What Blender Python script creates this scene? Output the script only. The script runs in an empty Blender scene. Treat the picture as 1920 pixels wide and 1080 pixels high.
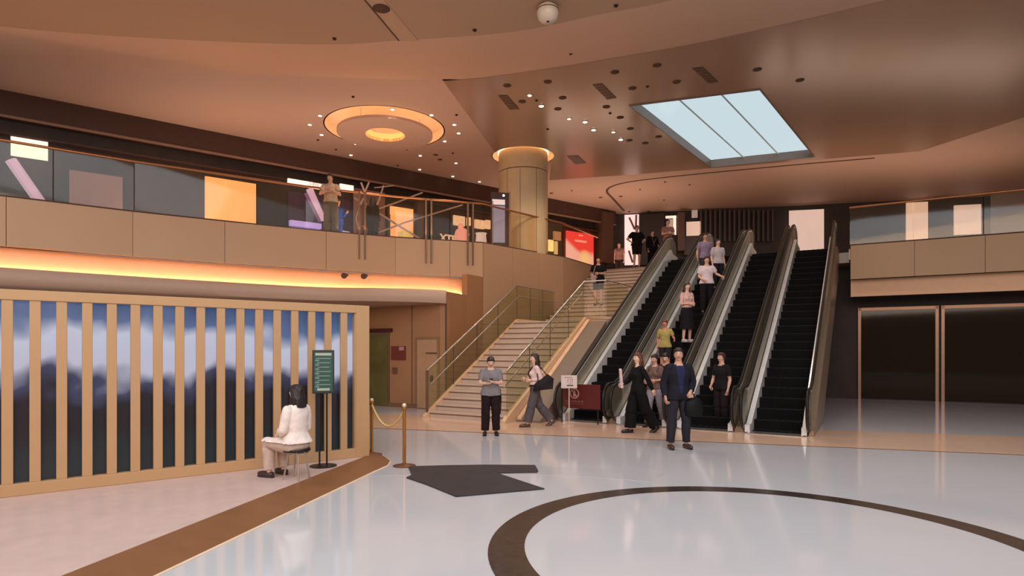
import bpy, bmesh, math, random
import numpy as np
from mathutils import Vector, Matrix, noise
random.seed(7)
SC = bpy.context.scene
COL = SC.collection
PI = math.pi

# ------------------------------------------------------------------ camera, world, sun, area lights, exposure
F, HY, EYE = 1150.0, 655.0, 1.75            # focal length in px, horizon row, eye height
cam_d = bpy.data.cameras.new('camera'); cam = bpy.data.objects.new('camera', cam_d); COL.objects.link(cam)
cam.location = (0, 0, EYE); cam.rotation_euler = (PI/2, 0, 0)
cam_d.lens = F*36/1920; cam_d.sensor_width = 36; cam_d.shift_y = (HY-540)/1920; cam_d.clip_end = 200
SC.camera = cam
SC.view_settings.view_transform = 'Standard'; SC.view_settings.look = 'None'
SC.view_settings.gamma = 1.0; SC.view_settings.use_curve_mapping = False
SC.view_settings.exposure = -0.20

def lin(c):
    return tuple(((v/255)/12.92 if v/255 <= .04045 else ((v/255+.055)/1.055)**2.4) for v in c)

W = bpy.data.worlds.new('daylight'); SC.world = W; W.use_nodes = True
W.node_tree.nodes['Background'].inputs[0].default_value = (*lin((214, 232, 238)), 1)
W.node_tree.nodes['Background'].inputs[1].default_value = 1.08

def area_light(name, loc, direction, sx, sy, power, rgb, spread=PI):
    l = bpy.data.lights.new(name, 'AREA'); l.shape = 'RECTANGLE'; l.size = sx; l.size_y = sy
    l.energy = power; l.color = lin(rgb); l.spread = spread
    o = bpy.data.objects.new(name, l); COL.objects.link(o); o.location = loc
    o.rotation_euler = Vector(direction).to_track_quat('-Z', 'Y').to_euler()
    return o
# the atrium's rooflight over the white floor, and added warm fills behind and beside the camera
area_light('atrium_rooflight', (1.0, 0.0, 12.5), (0, 1, -.95), 15, 8, 760, (236, 238, 252), math.radians(125))
area_light('warm_fill', (0, -7.5, 7.5), (0, 1, .12), 18, 6, 1900, (255, 228, 208))
area_light('warm_fill', (-14, 3, 4.5), (1, .75, .35), 9, 4, 200, (255, 220, 194))
area_light('ceiling_fill', (-7.5, 18.6, 5.3), (0, 0, 1), 12, 1.2, 200, (255, 214, 184))  # unseen upward fills added to brighten the ceilings
area_light('ceiling_fill', (3.5, 27.5, 5.3), (0, 0, 1), 8, 3, 200, (255, 214, 184))
area_light('ceiling_fill', (14, 22.5, 5.3), (0, 0, 1), 10, 3, 160, (255, 216, 188))

# ------------------------------------------------------------------ plan geometry
def az(px, py, z):
    d = (EYE-z)*F/(py-HY); return Vector(((px-960)/F*d, d, z))
def ad(px, py, d):
    return Vector(((px-960)/F*d, d, EYE-(py-HY)*d/F))
SV = Vector((.509, .861, 0)); PV = Vector((.861, -.509, 0)); A0 = Vector((-2.133, 15.72, 0))
def T(t, w, z=0.0):                                     # t along the flight, w across it to the right
    return A0 + SV*t + PV*w + Vector((0, 0, z))
ANG_S = math.atan2(SV.y, SV.x)
UP = 5.05                                               # level of the upper floor

# ------------------------------------------------------------------ materials
MATS = {}
def mat(name, rgb, rough=.6, metal=0, emit=None, es=1.0, var=.06, scale=6, bump=0, alpha=1, spec=.5, coat=0):
    if name in MATS: return MATS[name]
    m = bpy.data.materials.new(name); m.use_nodes = True; MATS[name] = m
    nt = m.node_tree; b = nt.nodes['Principled BSDF']
    c = lin(rgb)
    tc = nt.nodes.new('ShaderNodeTexCoord'); nz = nt.nodes.new('ShaderNodeTexNoise')
    nz.inputs['Scale'].default_value = scale; nz.inputs['Detail'].default_value = 3
    nt.links.new(tc.outputs['Object'], nz.inputs['Vector'])
    rp = nt.nodes.new('ShaderNodeValToRGB')
    rp.color_ramp.elements[0].position = .3; rp.color_ramp.elements[1].position = .7
    rp.color_ramp.elements[0].color = (*[max(0, v*(1-var)) for v in c], 1)
    rp.color_ramp.elements[1].color = (*[min(1, v*(1+var)) for v in c], 1)
    nt.links.new(nz.outputs['Fac'], rp.inputs['Fac'])
    nt.links.new(rp.outputs['Color'], b.inputs['Base Color'])
    b.inputs['Roughness'].default_value = rough; b.inputs['Metallic'].default_value = metal
    b.inputs['Specular IOR Level'].default_value = spec; b.inputs['Coat Weight'].default_value = coat
    if emit is not None:
        b.inputs['Emission Color'].default_value = (*lin(emit), 1); b.inputs['Emission Strength'].default_value = es
    if bump:
        bp = nt.nodes.new('ShaderNodeBump'); bp.inputs['Strength'].default_value = bump; bp.inputs['Distance'].default_value = .01
        nt.links.new(nz.outputs['Fac'], bp.inputs['Height']); nt.links.new(bp.outputs['Normal'], b.inputs['Normal'])
    if alpha < 1: b.inputs['Alpha'].default_value = alpha
    return m
def glass(name, rgb, clear=.75, rough=.05, gloss=.12):
    if name in MATS: return MATS[name]
    m = bpy.data.materials.new(name); m.use_nodes = True; MATS[name] = m
    nt = m.node_tree; out = nt.nodes['Material Output']; nt.nodes.remove(nt.nodes['Principled BSDF'])
    tr = nt.nodes.new('ShaderNodeBsdfTransparent'); gl = nt.nodes.new('ShaderNodeBsdfGlossy'); df = nt.nodes.new('ShaderNodeBsdfDiffuse')
    c = lin(rgb); k = max(c)
    tr.inputs[0].default_value = (*[.78+.22*v/k for v in c], 1)
    df.inputs[0].default_value = (*c, 1); gl.inputs['Roughness'].default_value = rough
    nz = nt.nodes.new('ShaderNodeTexNoise'); nz.inputs['Scale'].default_value = .7
    mr = nt.nodes.new('ShaderNodeMapRange'); mr.inputs['To Min'].default_value = 1-clear-.04; mr.inputs['To Max'].default_value = 1-clear+.04
    nt.links.new(nz.outputs['Fac'], mr.inputs['Value'])
    m1 = nt.nodes.new('ShaderNodeMixShader'); m2 = nt.nodes.new('ShaderNodeMixShader'); m2.inputs[0].default_value = gloss
    nt.links.new(mr.outputs[0], m1.inputs[0]); nt.links.new(tr.outputs[0], m1.inputs[1]); nt.links.new(df.outputs[0], m1.inputs[2])
    nt.links.new(m1.outputs[0], m2.inputs[1]); nt.links.new(gl.outputs[0], m2.inputs[2]); nt.links.new(m2.outputs[0], out.inputs[0])
    return m

M_floor = mat('polished_white_stone', (198, 194, 195), rough=.09, var=.035, scale=.5, spec=.62)
M_beige = mat('polished_beige_stone', (222, 184, 156), rough=.14, var=.05, scale=.8, spec=.6)
M_greyst = mat('pale_grey_stone', (192, 189, 190), rough=.12, var=.03, scale=1, spec=.55)
M_dark = mat('dark_stone_inlay', (62, 50, 44), rough=.16, var=.25, scale=14, spec=.5)
M_line = mat('brown_stone_line', (120, 86, 66), rough=.2)
M_mat = mat('charcoal_mat_fabric', (46, 37, 39), rough=.7, var=.22, scale=3, bump=.2)
M_ceil = mat('ceiling_paint', (196, 164, 146), rough=.62, var=.015, scale=.4)
M_ceilA = mat('ceiling_paint_taupe', (176, 146, 120), rough=.6, var=.015, scale=.4)
M_ceilB = mat('ceiling_band_lit_tone', (206, 172, 148), rough=.55, var=.015, scale=.4)  # light on the tilted band put into a paler colour
M_ceilG = mat('satin_ceiling_panel', (166, 134, 112), rough=.22, var=.03, scale=.5, spec=.8)
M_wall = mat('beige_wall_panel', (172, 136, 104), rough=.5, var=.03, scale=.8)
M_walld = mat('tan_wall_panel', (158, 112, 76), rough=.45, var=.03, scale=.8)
M_fascia = mat('fascia_panel_tan', (186, 148, 112), rough=.5, var=.02, scale=.8)
M_canopy = mat('canopy_plaster', (176, 146, 126), rough=.55, var=.02)
M_covd = mat('ring_cove_plaster', (242, 218, 196), rough=.6, var=.02)
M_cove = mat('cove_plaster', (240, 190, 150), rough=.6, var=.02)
M_seam = mat('dark_seam', (84, 58, 42), rough=.8)  # dark brown for joints, grooves and small trims
M_brown = mat('dark_brown_fascia', (70, 44, 34), rough=.5, var=.08)
M_void = mat('shop_dark', (48, 34, 28), rough=.6, var=.25, scale=2)
M_voidg = mat('shop_dark_green', (60, 52, 34), rough=.4, var=.3, scale=1.5)
M_trim = mat('brushed_bronze', (150, 116, 96), rough=.35, metal=.7)
M_steel = mat('brushed_steel', (196, 190, 182), rough=.28, metal=.9)
M_steelg = mat('balustrade_steel', (158, 148, 124), rough=.34, metal=.3, var=.08, scale=2)
M_chrome = mat('polished_steel', (236, 232, 230), rough=.22, metal=.25)
M_rubber = mat('black_rubber', (26, 22, 22), rough=.35)
M_step = mat('escalator_step_black', (10, 8, 8), rough=.8, spec=.15, var=.2)
M_black = mat('black_plastic', (20, 18, 18), rough=.4)
M_stair = mat('stair_stone', (196, 170, 150), rough=.4, var=.04, scale=3)
M_noseshade = mat('stair_nosing_shadow', (104, 78, 64), rough=.5)  # shadow under each nosing, painted as a dark strip
M_string = mat('stair_stringer_stone', (214, 176, 140), rough=.35, var=.04)
M_slope = mat('grey_sloping_cover', (128, 112, 98), rough=.35, var=.03)
M_glass = glass('green_tinted_glass', (98, 98, 72), clear=.84, gloss=.05)
M_glassb = glass('balcony_glass', (130, 118, 92), clear=.975, gloss=.03)
M_glasse = glass('escalator_glass', (120, 112, 92), clear=.35, rough=.2, gloss=.22)
M_glassd = glass('dark_door_glass', (46, 38, 28), clear=.3, gloss=.03)
M_kiosk = mat('cream_kiosk_lacquer', (186, 146, 104), rough=.4, var=.02)
M_wood = mat('brown_ramp_wood', (128, 82, 46), rough=.45, var=.1, scale=3)
M_platf = mat('pink_beige_platform', (206, 176, 166), rough=.35)
M_brass = mat('brass', (196, 140, 74), rough=.25, metal=.85)
M_rope = mat('yellow_rope', (226, 190, 116), rough=.6, bump=.5, scale=60)
M_led = mat('cove_led_strip', (255, 190, 110), emit=(255, 206, 150), es=7)
M_ledm = mat('balcony_led_strip', (255, 190, 110), emit=(255, 196, 140), es=24)
M_lens = mat('downlight_lens', (255, 235, 215), emit=(255, 226, 196), es=9)
M_lensb = mat('downlight_lens_bright', (255, 235, 215), emit=(255, 226, 196), es=18)
M_hole = mat('dark_recess', (50, 34, 28), rough=.8)
M_trimw = mat('downlight_trim', (200, 168, 146), rough=.4)
M_vent = mat('vent_metal', (92, 70, 54), rough=.5)
M_dome = mat('white_dome_plastic', (206, 190, 172), rough=.35)
M_greensign = mat('dark_green_board', (44, 74, 66), rough=.4, emit=(44, 78, 70), es=.10)
M_greenlt = mat('pale_green_print', (104, 138, 126), rough=.5)
M_white = mat('white_panel', (206, 186, 178), rough=.5)
M_red = mat('dark_red_board', (84, 22, 18), rough=.4)
M_pinkprint = mat('pink_grey_print', (166, 128, 122), rough=.5)
M_redwall = mat('dark_red_notice', (110, 50, 40), rough=.35)

# ------------------------------------------------------------------ mesh helpers
class MB:
    def __init__(s): s.v = []; s.f = []; s.m = []
    def add(s, vs, fs, mi=0):
        o = len(s.v); s.v += [tuple(v) for v in vs]; s.f += [tuple(i+o for i in f) for f in fs]; s.m += [mi]*len(fs); return s
    def box(s, c, size, ax=None, mi=0):                  # centre, full size, optional (x,y,z) axes
        ax = ax or (Vector((1, 0, 0)), Vector((0, 1, 0)), Vector((0, 0, 1))); c = Vector(c)
        vs = [c + ax[0]*(size[0]/2*i) + ax[1]*(size[1]/2*j) + ax[2]*(size[2]/2*k) for k in (-1, 1) for j in (-1, 1) for i in (-1, 1)]
        return s.add(vs, [(0, 2, 3, 1), (4, 5, 7, 6), (0, 1, 5, 4), (2, 6, 7, 3), (0, 4, 6, 2), (1, 3, 7, 5)], mi)
    def hexa(s, a, b, mi=0):                              # two quads a (4 pts) and b (4 pts)
        return s.add(list(a)+list(b), [(0, 1, 2, 3), (7, 6, 5, 4), (0, 4, 5, 1), (1, 5, 6, 2), (2, 6, 7, 3), (3, 7, 4, 0)], mi)
    def prism(s, poly, z0, z1, mi=0):
        n = len(poly); z0 = z0 if hasattr(z0, '__len__') else [z0]*n; z1 = z1 if hasattr(z1, '__len__') else [z1]*n
        vs = [(p[0], p[1], z0[i]) for i, p in enumerate(poly)] + [(p[0], p[1], z1[i]) for i, p in enumerate(poly)]
        return s.add(vs, [tuple(range(n-1, -1, -1)), tuple(range(n, 2*n))] + [(i, (i+1) % n, n+(i+1) % n, n+i) for i in range(n)], mi)
    def ext(s, poly, off, mi=0):                          # 3-D polygon pushed along off
        n = len(poly); vs = [Vector(p) for p in poly] + [Vector(p)+Vector(off) for p in poly]
        return s.add(vs, [tuple(range(n)), tuple(range(2*n-1, n-1, -1))] + [(i, n+i, n+(i+1) % n, (i+1) % n) for i in range(n)], mi)
    def tube(s, pts, r, n=8, mi=0, flat=1.0, side=None):
        pts = [Vector(p) for p in pts]; k = len(pts); rr = r if hasattr(r, '__len__') else [r]*k
        vs = []; pu = None
        for i, p in enumerate(pts):
            d = (pts[min(i+1, k-1)]-pts[max(i-1, 0)]).normalized()
            u = side if side is not None else (pu if pu is not None else (Vector((0, 0, 1)) if abs(d.z) < .9 else Vector((0, 1, 0))))
            u = (u - d*u.dot(d)).normalized(); v = d.cross(u); pu = u
            vs += [p + u*(rr[i]*math.cos(2*PI*j/n)) + v*(rr[i]*flat*math.sin(2*PI*j/n)) for j in range(n)]
        fs = [(i*n+j, i*n+(j+1) % n, (i+1)*n+(j+1) % n, (i+1)*n+j) for i in range(k-1) for j in range(n)]
        return s.add(vs, fs + [tuple(range(n-1, -1, -1)), tuple((k-1)*n+j for j in range(n))], mi)
    def lathe(s, c, prof, n=16, mi=0):                    # profile [(r,z)...]
        c = Vector(c); k = len(prof)
        vs = [c+Vector((r*math.cos(2*PI*j/n), r*math.sin(2*PI*j/n), z)) for r, z in prof for j in range(n)]
        fs = [(i*n+j, i*n+(j+1) % n, (i+1)*n+(j+1) % n, (i+1)*n+j) for i in range(k-1) for j in range(n)]
        return s.add(vs, fs + [tuple(range(n-1, -1, -1)), tuple((k-1)*n+j for j in range(n))], mi)
    def ell(s, c, r, n=12, m=8, mi=0, rot=None, fn=None):
        c = Vector(c); vs = []
        for i in range(m+1):
            a = PI*i/m
            for j in range(n):
                b = 2*PI*j/n; v = Vector((math.sin(a)*math.cos(b), math.sin(a)*math.sin(b), math.cos(a)))
                k = fn(v) if fn else 1
                v = Vector((v.x*r[0]*k, v.y*r[1]*k, v.z*r[2]*k))
                if rot: v = rot @ v
                vs.append(c+v)
        return s.add(vs, [(i*n+j, (i+1)*n+j, (i+1)*n+(j+1) % n, i*n+(j+1) % n) for i in range(m) for j in range(n)], mi)
    def ribbon(s, pts, z0, z1, th, mi=0):                 # a wall of thickness th behind the line pts (left to right seen from camera)
        pts = [Vector((p[0], p[1])) for p in pts]; n = len(pts); off = []
        for i in range(n):
            d = (pts[min(i+1, n-1)]-pts[max(i-1, 0)]).normalized(); off.append(Vector((-d.y, d.x))*th)
        z0 = z0 if hasattr(z0, '__len__') else [z0]*n; z1 = z1 if hasattr(z1, '__len__') else [z1]*n
        vs = []
        for i in range(n):
            a = pts[i]; b = a+off[i]
            vs += [(a.x, a.y, z0[i]), (a.x, a.y, z1[i]), (b.x, b.y, z1[i]), (b.x, b.y, z0[i])]
        fs = [(i*4+j, i*4+(j+1) % 4, (i+1)*4+(j+1) % 4, (i+1)*4+j) for i in range(n-1) for j in range(4)]
        return s.add(vs, fs + [(0, 3, 2, 1), tuple((n-1)*4+j for j in range(4))], mi)
    def build(s, name, mats, parent=None, smooth=False, bevel=0):
        me = bpy.data.meshes.new(name); me.from_pydata(s.v, [], s.f)
        for m in (mats if isinstance(mats, (list, tuple)) else [mats]): me.materials.append(m)
        for p, i in zip(me.polygons, s.m): p.material_index = i
        bm = bmesh.new(); bm.from_mesh(me); bmesh.ops.recalc_face_normals(bm, faces=bm.faces)
        if bevel: bmesh.ops.bevel(bm, geom=bm.edges[:], offset=bevel, segments=1, affect='EDGES')
        bm.to_mesh(me); bm.free()
        if smooth:
            for p in me.polygons: p.use_smooth = True
            me.set_sharp_from_angle(angle=math.radians(50))
        o = bpy.data.objects.new(name, me); COL.objects.link(o)
        if parent is not None: me.transform(Matrix.Translation(-parent.location)); o.parent = parent
        return o
def tag(o, label=None, cat=None, group=None, kind=None):
    if label: o['label'] = label
    if cat: o['category'] = cat
    if group: o['group'] = group
    if kind: o['kind'] = kind
    return o
def thing(name, label, cat, loc, group=None):
    o = bpy.data.objects.new(name, None); o.empty_display_size = .1; COL.objects.link(o); o.location = Vector(loc)
    return tag(o, label, cat, group)
def struct(o, label=None): return tag(o, label, None, None, 'structure')
def solo(o, label, cat, group=None):                        # a thing that is one mesh: move its origin to its base
    me = o.data; c = sum((Vector(v.co) for v in me.vertices), Vector())/len(me.vertices); c.z = min(v.co.z for v in me.vertices)
    me.transform(Matrix.Translation(-c)); o.location = c
    return tag(o, label, cat, group)
def copy_tree(o, parent=None, delta=None):
    c = o.copy(); COL.objects.link(c); c.parent = parent
    if delta is not None: c.location = o.location + delta
    for ch in list(o.children): copy_tree(ch, c)
    return c
def nest(child, parent): child.parent = parent; return child
def linked(src, parent, name=None):
    c = bpy.data.objects.new(name or src.name.split('.')[0], src.data); COL.objects.link(c); c.parent = parent; return c
def text(name, s, size, m, loc, xax, zax, parent=None, ext=.004, align='CENTER', bold=0.0):
    cu = bpy.data.curves.new(name, 'FONT'); cu.body = s; cu.size = size; cu.extrude = ext; cu.align_x = align; cu.align_y = 'CENTER'; cu.offset = bold
    o = bpy.data.objects.new(name, cu); COL.objects.link(o); dg = bpy.context.evaluated_depsgraph_get()
    me = bpy.data.meshes.new_from_object(o.evaluated_get(dg)); bpy.data.objects.remove(o); bpy.data.curves.remove(cu)
    x = Vector(xax).normalized(); y = Vector(zax).normalized(); z = x.cross(y)
    M = Matrix((x, y, z)).transposed().to_4x4(); M.translation = Vector(loc); me.transform(M)
    me.materials.clear(); me.materials.append(m)
    ob = bpy.data.objects.new(name, me); COL.objects.link(ob)
    if parent is not None: me.transform(Matrix.Translation(-parent.location)); ob.parent = parent
    return ob

# ------------------------------------------------------------------ floor
def circ(cx, cy, r, n, a0=0, a1=2*PI):
    return [(cx+r*math.cos(a0+(a1-a0)*i/n), cy+r*math.sin(a0+(a1-a0)*i/n)) for i in range(n+1)]
floor = struct(MB().prism([(-26, -9), (26, -9), (26, 36), (-26, 36)], -.3, 0).build('floor', M_floor), 'polished white stone concourse floor')
def flat_poly(poly, z, name, m, parent=floor, th=.004):
    return MB().prism(poly, z-th, z).build(name, m, parent)
# dark ring inlay: outer and inner circles are slightly off centre
b = MB(); n = 128
o_c = circ(2.25, 5.36, 2.46, n); i_c = circ(2.27, 5.40, 2.16, n)
for i in range(n):
    b.hexa([(*o_c[i], .0005), (*o_c[i+1], .0005), (*i_c[i+1], .0005), (*i_c[i], .0005)], [(*o_c[i], .004), (*o_c[i+1], .004), (*i_c[i+1], .004), (*i_c[i], .004)])
tag(b.build('ring_inlay', M_dark, floor), 'dark brown stone ring set in white floor')
# paler grey arc behind the mat
b = MB(); n = 60; a0, a1 = math.radians(35), math.radians(190)
oc = [(-.55+3.3*math.cos(a0+(a1-a0)*i/n), 7.7+1.55*math.sin(a0+(a1-a0)*i/n)) for i in range(n+1)]
ic = [(-.55+2.9*math.cos(a0+(a1-a0)*i/n), 7.4+1.2*math.sin(a0+(a1-a0)*i/n)) for i in range(n+1)]
for i in range(n):
    b.hexa([(*oc[i], .0003), (*oc[i+1], .0003), (*ic[i+1], .0003), (*ic[i], .0003)], [(*oc[i], .0022), (*oc[i+1], .0022), (*ic[i+1], .0022), (*ic[i], .0022)])
tag(b.build('arc_inlay', M_greyst, floor), 'pale grey curved stone band')
# brown line in front of the stair and the beige stone beyond it
LP0, LP1 = az(694, 803, 0), az(1200, 824, 0); ld = (LP1-LP0).normalized(); ln = Vector((-ld.y, ld.x, 0))
La, Lb = LP0-ld*9, LP1+ld*12
flat_poly([La, Lb, Lb+ln*.07, La+ln*.07], .0035, 'line_inlay', M_line)
slab_n = 0
for i in range(22):                                     # beige slabs beyond the line, joints recessed
    for j in range(2):
        p0 = La+ld*(1.2*i+.003)+ln*(.085+j*1.25); p1 = p0+ld*1.194
        flat_poly([p0, p1, p1+ln*1.244, p0+ln*1.244], .004, 'stone_slab', M_beige)

# ------------------------------------------------------------------ ceilings
Z1, Z2 = 8.2, 8.8
def cz(px, py, z): q = az(px, py, z); return (q.x, q.y)
def smooth_pts(pts, n=6):
    out = []
    for i in range(len(pts)-1):
        p0 = Vector(pts[max(i-1, 0)]); p1 = Vector(pts[i]); p2 = Vector(pts[i+1]); p3 = Vector(pts[min(i+2, len(pts)-1)])
        for k in range(n):
            t = k/n
            out.append(.5*((2*p1)+(p2-p0)*t+(2*p0-5*p1+4*p2-p3)*t*t+(3*p1-p0-3*p2+p3)*t**3))
    out.append(Vector(pts[-1])); return [tuple(p) for p in out]
curve1 = smooth_pts([(-20, 9.5), (-14, 11.3), (-9, 12.5)] + [cz(x, y, Z1) for x, y in ((571, 83), (760, 75), (960, 60), (1130, 26), (1260, 0))] + [(5.2, 10.0), (8.2, 8.2), (12, 5.0)])
curve2 = smooth_pts([(-22, 12.0), (-15, 14.0), (-9.6, 15.5)] + [cz(x, y, Z2) for x, y in ((571, 143), (830, 149), (1000, 131), (1180, 102), (1349, 70))] + [(7.6, 12.3), (11, 10.0), (15, 6.5)])
curve1A = [p for p in curve1 if p[1] > 9.95 and p[0] > -15.5]
ceilA = struct(MB().prism([(-15, 9.9), (curve1A[-1][0], 9.9)] + [p for p in reversed(curve1A)], Z1, Z1+.25).build('ceiling', M_ceilA), 'taupe ceiling nearest the viewer')
for i, m_ in enumerate((None,)): pass
nn = len(curve1); b = MB()
vs = []
for k in range(7):
    t = k/6; zz = Z1 + (Z2-Z1+.0)*(t**1.15)
    vs += [(curve1[i][0]*(1-t)+curve2[i][0]*t, curve1[i][1]*(1-t)+curve2[i][1]*t, zz) for i in range(nn)]
b.add(vs, [(k*nn+i, k*nn+i+1, (k+1)*nn+i+1, (k+1)*nn+i) for k in range(6) for i in range(nn-1)])
bandc = b.build('ceiling', M_ceilB, smooth=True); struct(bandc, 'paler curved ceiling band with two downlights')
# joint strips in the near ceiling
for (xa, xb, w_) in ((683, 747, .02),):
    p0, p1 = az(xa, 0, Z1), az(xb, 76, Z1)
    b = MB(); s_ = Vector((w_, 0, 0)); b.hexa([p0-Vector((0, 0, .012)), p0+s_-Vector((0, 0, .012)), p1+s_-Vector((0, 0, .012)), p1-Vector((0, 0, .012))], [p0, p0+s_, p1+s_, p1])
    tag(b.build('joint_strip', M_ceilB if w_ > .1 else M_seam, ceilA))
p0, p1 = az(688, 0, Z1), az(751, 76, Z1); s1 = az(720, 0, Z1)-p0; s2 = az(784, 76, Z1)-p1; dz = Vector((0, 0, -.01))
tag(MB().hexa([p0+dz, p0+s1+dz, p1+s2+dz, p1+dz], [p0, p0+s1, p1+s2, p1]).build('ceiling_panel', mat('ceiling_paint_light_taupe', (190, 156, 128), rough=.6, var=.02), ceilA), 'lighter radial ceiling strip')

def holed_sheet(outer, holes, z, name, m):
    bm = bmesh.new(); edges = []
    for loop in [outer]+holes:
        vs = [bm.verts.new((p[0], p[1], z)) for p in loop]
        for i in range(len(vs)): edges.append(bm.edges.new((vs[i], vs[(i+1) % len(vs)])))
    bmesh.ops.triangle_fill(bm, use_beauty=True, use_dissolve=False, edges=edges)
    for f in bm.faces:
        if f.normal.z > 0: f.normal_flip()
    me = bpy.data.meshes.new(name); bm.to_mesh(me); bm.free(); me.materials.append(m)
    o = bpy.data.objects.new(name, me); COL.objects.link(o); return o
RC = Vector((-4.05, 19.6)); CC = Vector((.41, 22.4)); CR = .9
ring_hole = circ(RC.x, RC.y, 1.86, 48)[:-1]; col_hole = circ(CC.x, CC.y, 1.12, 48)[:-1]
SK = [cz(1182, 197, Z2), (6.7, 16.6), (11.0, 22.35), cz(1333, 312, Z2)]
main = struct(holed_sheet([p for p in curve2]+[(26, 6), (26, 34), (-26, 34), (-26, 12)], [ring_hole, col_hole, SK], Z2, 'ceiling', M_ceil), 'pinkish brown main ceiling with ring cove')
# satin panel area around the skylight
ZG = Z2-.012
arc = [(CC.x+1.125*math.cos(a), CC.y+1.125*math.sin(a)) for a in [math.radians(205)+math.radians(170)*i/24 for i in range(25)]]
c2r = [p for p in curve2 if p[0] > cz(830, 149, Z2)[0]-.01]
poly = [cz(829, 149, ZG)] + arc + [cz(1030, 338, ZG), cz(1190, 327, ZG), cz(1349, 314, ZG), (14.5, 21.8), (17, 14), (13.5, 8.2)] + [(p[0], p[1]+.05) for p in reversed(c2r) if p[0] < 12.9]
satin = struct(holed_sheet(poly, [SK], ZG, 'ceiling', M_ceilG), 'satin brown ceiling field with vents and skylight')
b = MB(); n = len(poly); b.add([(p[0], p[1], ZG) for p in poly]+[(p[0], p[1], Z2) for p in poly], [(i, (i+1) % n, n+(i+1) % n, n+i) for i in range(n)])
b.build('ceiling_step', M_ceilG, satin)
# skylight: reveal, mullions, panes
sky = thing('skylight', 'pale blue rooflight opening in the satin ceiling', 'skylight', (*SK[0], Z2)); 
b = MB()
for i in range(4):
    a, c = Vector((*SK[i], 0)), Vector((*SK[(i+1) % 4], 0)); ctr = sum((Vector((*q, 0)) for q in SK), Vector())/4
    oa = (a-ctr).normalized()*.06; oc_ = (c-ctr).normalized()*.06
    b.hexa([a+Vector((0, 0, ZG-.03)), c+Vector((0, 0, ZG-.03)), c+oc_+Vector((0, 0, ZG-.03)), a+oa+Vector((0, 0, ZG-.03))],
           [a+Vector((0, 0, Z2+.25)), c+Vector((0, 0, Z2+.25)), c+oc_+Vector((0, 0, Z2+.25)), a+oa+Vector((0, 0, Z2+.25))])
b.build('reveal', mat('skylight_reveal', (120, 100, 88), rough=.4), sky)
SKv = [Vector((*q, Z2+.22)) for q in SK]
M_pane = glass('frosted_sky_glass', (235, 240, 242), clear=.97, gloss=.01)
for k in range(3):
    t0, t1 = k/3, (k+1)/3
    MB().ext([SKv[0].lerp(SKv[1], t0), SKv[0].lerp(SKv[1], t1), SKv[3].lerp(SKv[2], t1), SKv[3].lerp(SKv[2], t0)], (0, 0, .02)).build('pane', M_pane, sky)
for k in (1, 2):
    a, c = SKv[0].lerp(SKv[1], k/3), SKv[3].lerp(SKv[2], k/3)
    MB().tube([a-Vector((0, 0, .02)), c-Vector((0, 0, .02))], .025, 6).build('glazing_bar', mat('glazing_bar', (190, 204, 208), rough=.5), sky)
# curved groove in the far part of the ceiling
gp = smooth_pts([cz(x, y, Z2) for x, y in ((1170, 395), (1150, 373), (1138, 359), (1148, 349), (1185, 340), (1260, 331), (1349, 322), (1500, 308), (1640, 296))], 5)
b = MB()
for i in range(len(gp)-1):
    a, c = Vector((*gp[i], 0)), Vector((*gp[i+1], 0)); d = (c-a).normalized(); o_ = Vector((-d.y, d.x, 0))*.05
    b.hexa([a-o_+Vector((0, 0, Z2-.012)), a+o_+Vector((0, 0, Z2-.012)), c+o_+Vector((0, 0, Z2-.012)), c-o_+Vector((0, 0, Z2-.012))], [a-o_+Vector((0, 0, Z2)), a+o_+Vector((0, 0, Z2)), c+o_+Vector((0, 0, Z2)), c-o_+Vector((0, 0, Z2))])
b.build('groove', M_seam, main)
# ring cove: recess, floating ring, led strips
def disc_ring(c, r0, r1, z0, z1, n=64):
    m = MB(); m.add([(c.x+r*math.cos(2*PI*j/n), c.y+r*math.sin(2*PI*j/n), z) for r, z in ((r0, z0), (r1, z0), (r1, z1), (r0, z1)) for j in range(n)],
                    [(i*n+j, i*n+(j+1) % n, ((i+1) % 4)*n+(j+1) % n, ((i+1) % 4)*n+j) for i in range(4) for j in range(n)]); return m
cove = thing('ring_cove_light', 'large glowing orange ring cove in the ceiling at left', 'ceiling light', (RC.x, RC.y, Z2-.3), 'glowing ceiling coves')
disc_ring(RC, 1.86, 1.9, Z2, Z2+.3).build('recess_wall', M_covd, cove, True)
MB().prism(circ(RC.x, RC.y, 1.9, 64)[:-1], Z2+.3, Z2+.34).build('recess_top', M_covd, cove)
disc_ring(RC, .6, 1.5, Z2-.2, Z2-.12).build('floating_ring', M_ceil, cove, True)
disc_ring(RC, .62, .66, Z2-.12, Z2+.05).build('inner_collar', M_covd, cove, True)
disc_ring(RC, 1.36, 1.42, Z2-.12, Z2-.09).build('light_strip', M_led, cove)
disc_ring(RC, .72, .76, Z2-.12, Z2-.09).build('light_strip', M_led, cove)
for a in (0, 2*PI/3, 4*PI/3):
    MB().tube([(RC.x+1.1*math.cos(a), RC.y+1.1*math.sin(a), Z2-.12), (RC.x+1.1*math.cos(a), RC.y+1.1*math.sin(a), Z2+.3)], .01, 6).build('hanger', M_steel, cove)
inner = mat('inner_wall_glow', (255, 190, 110), emit=(255, 188, 110), es=1.0)
disc_ring(RC, .6, .62, Z2-.2, Z2+.05).build('glowing_inner_wall', inner, cove, True)  # light on the inner wall imitated by making it glow
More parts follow.
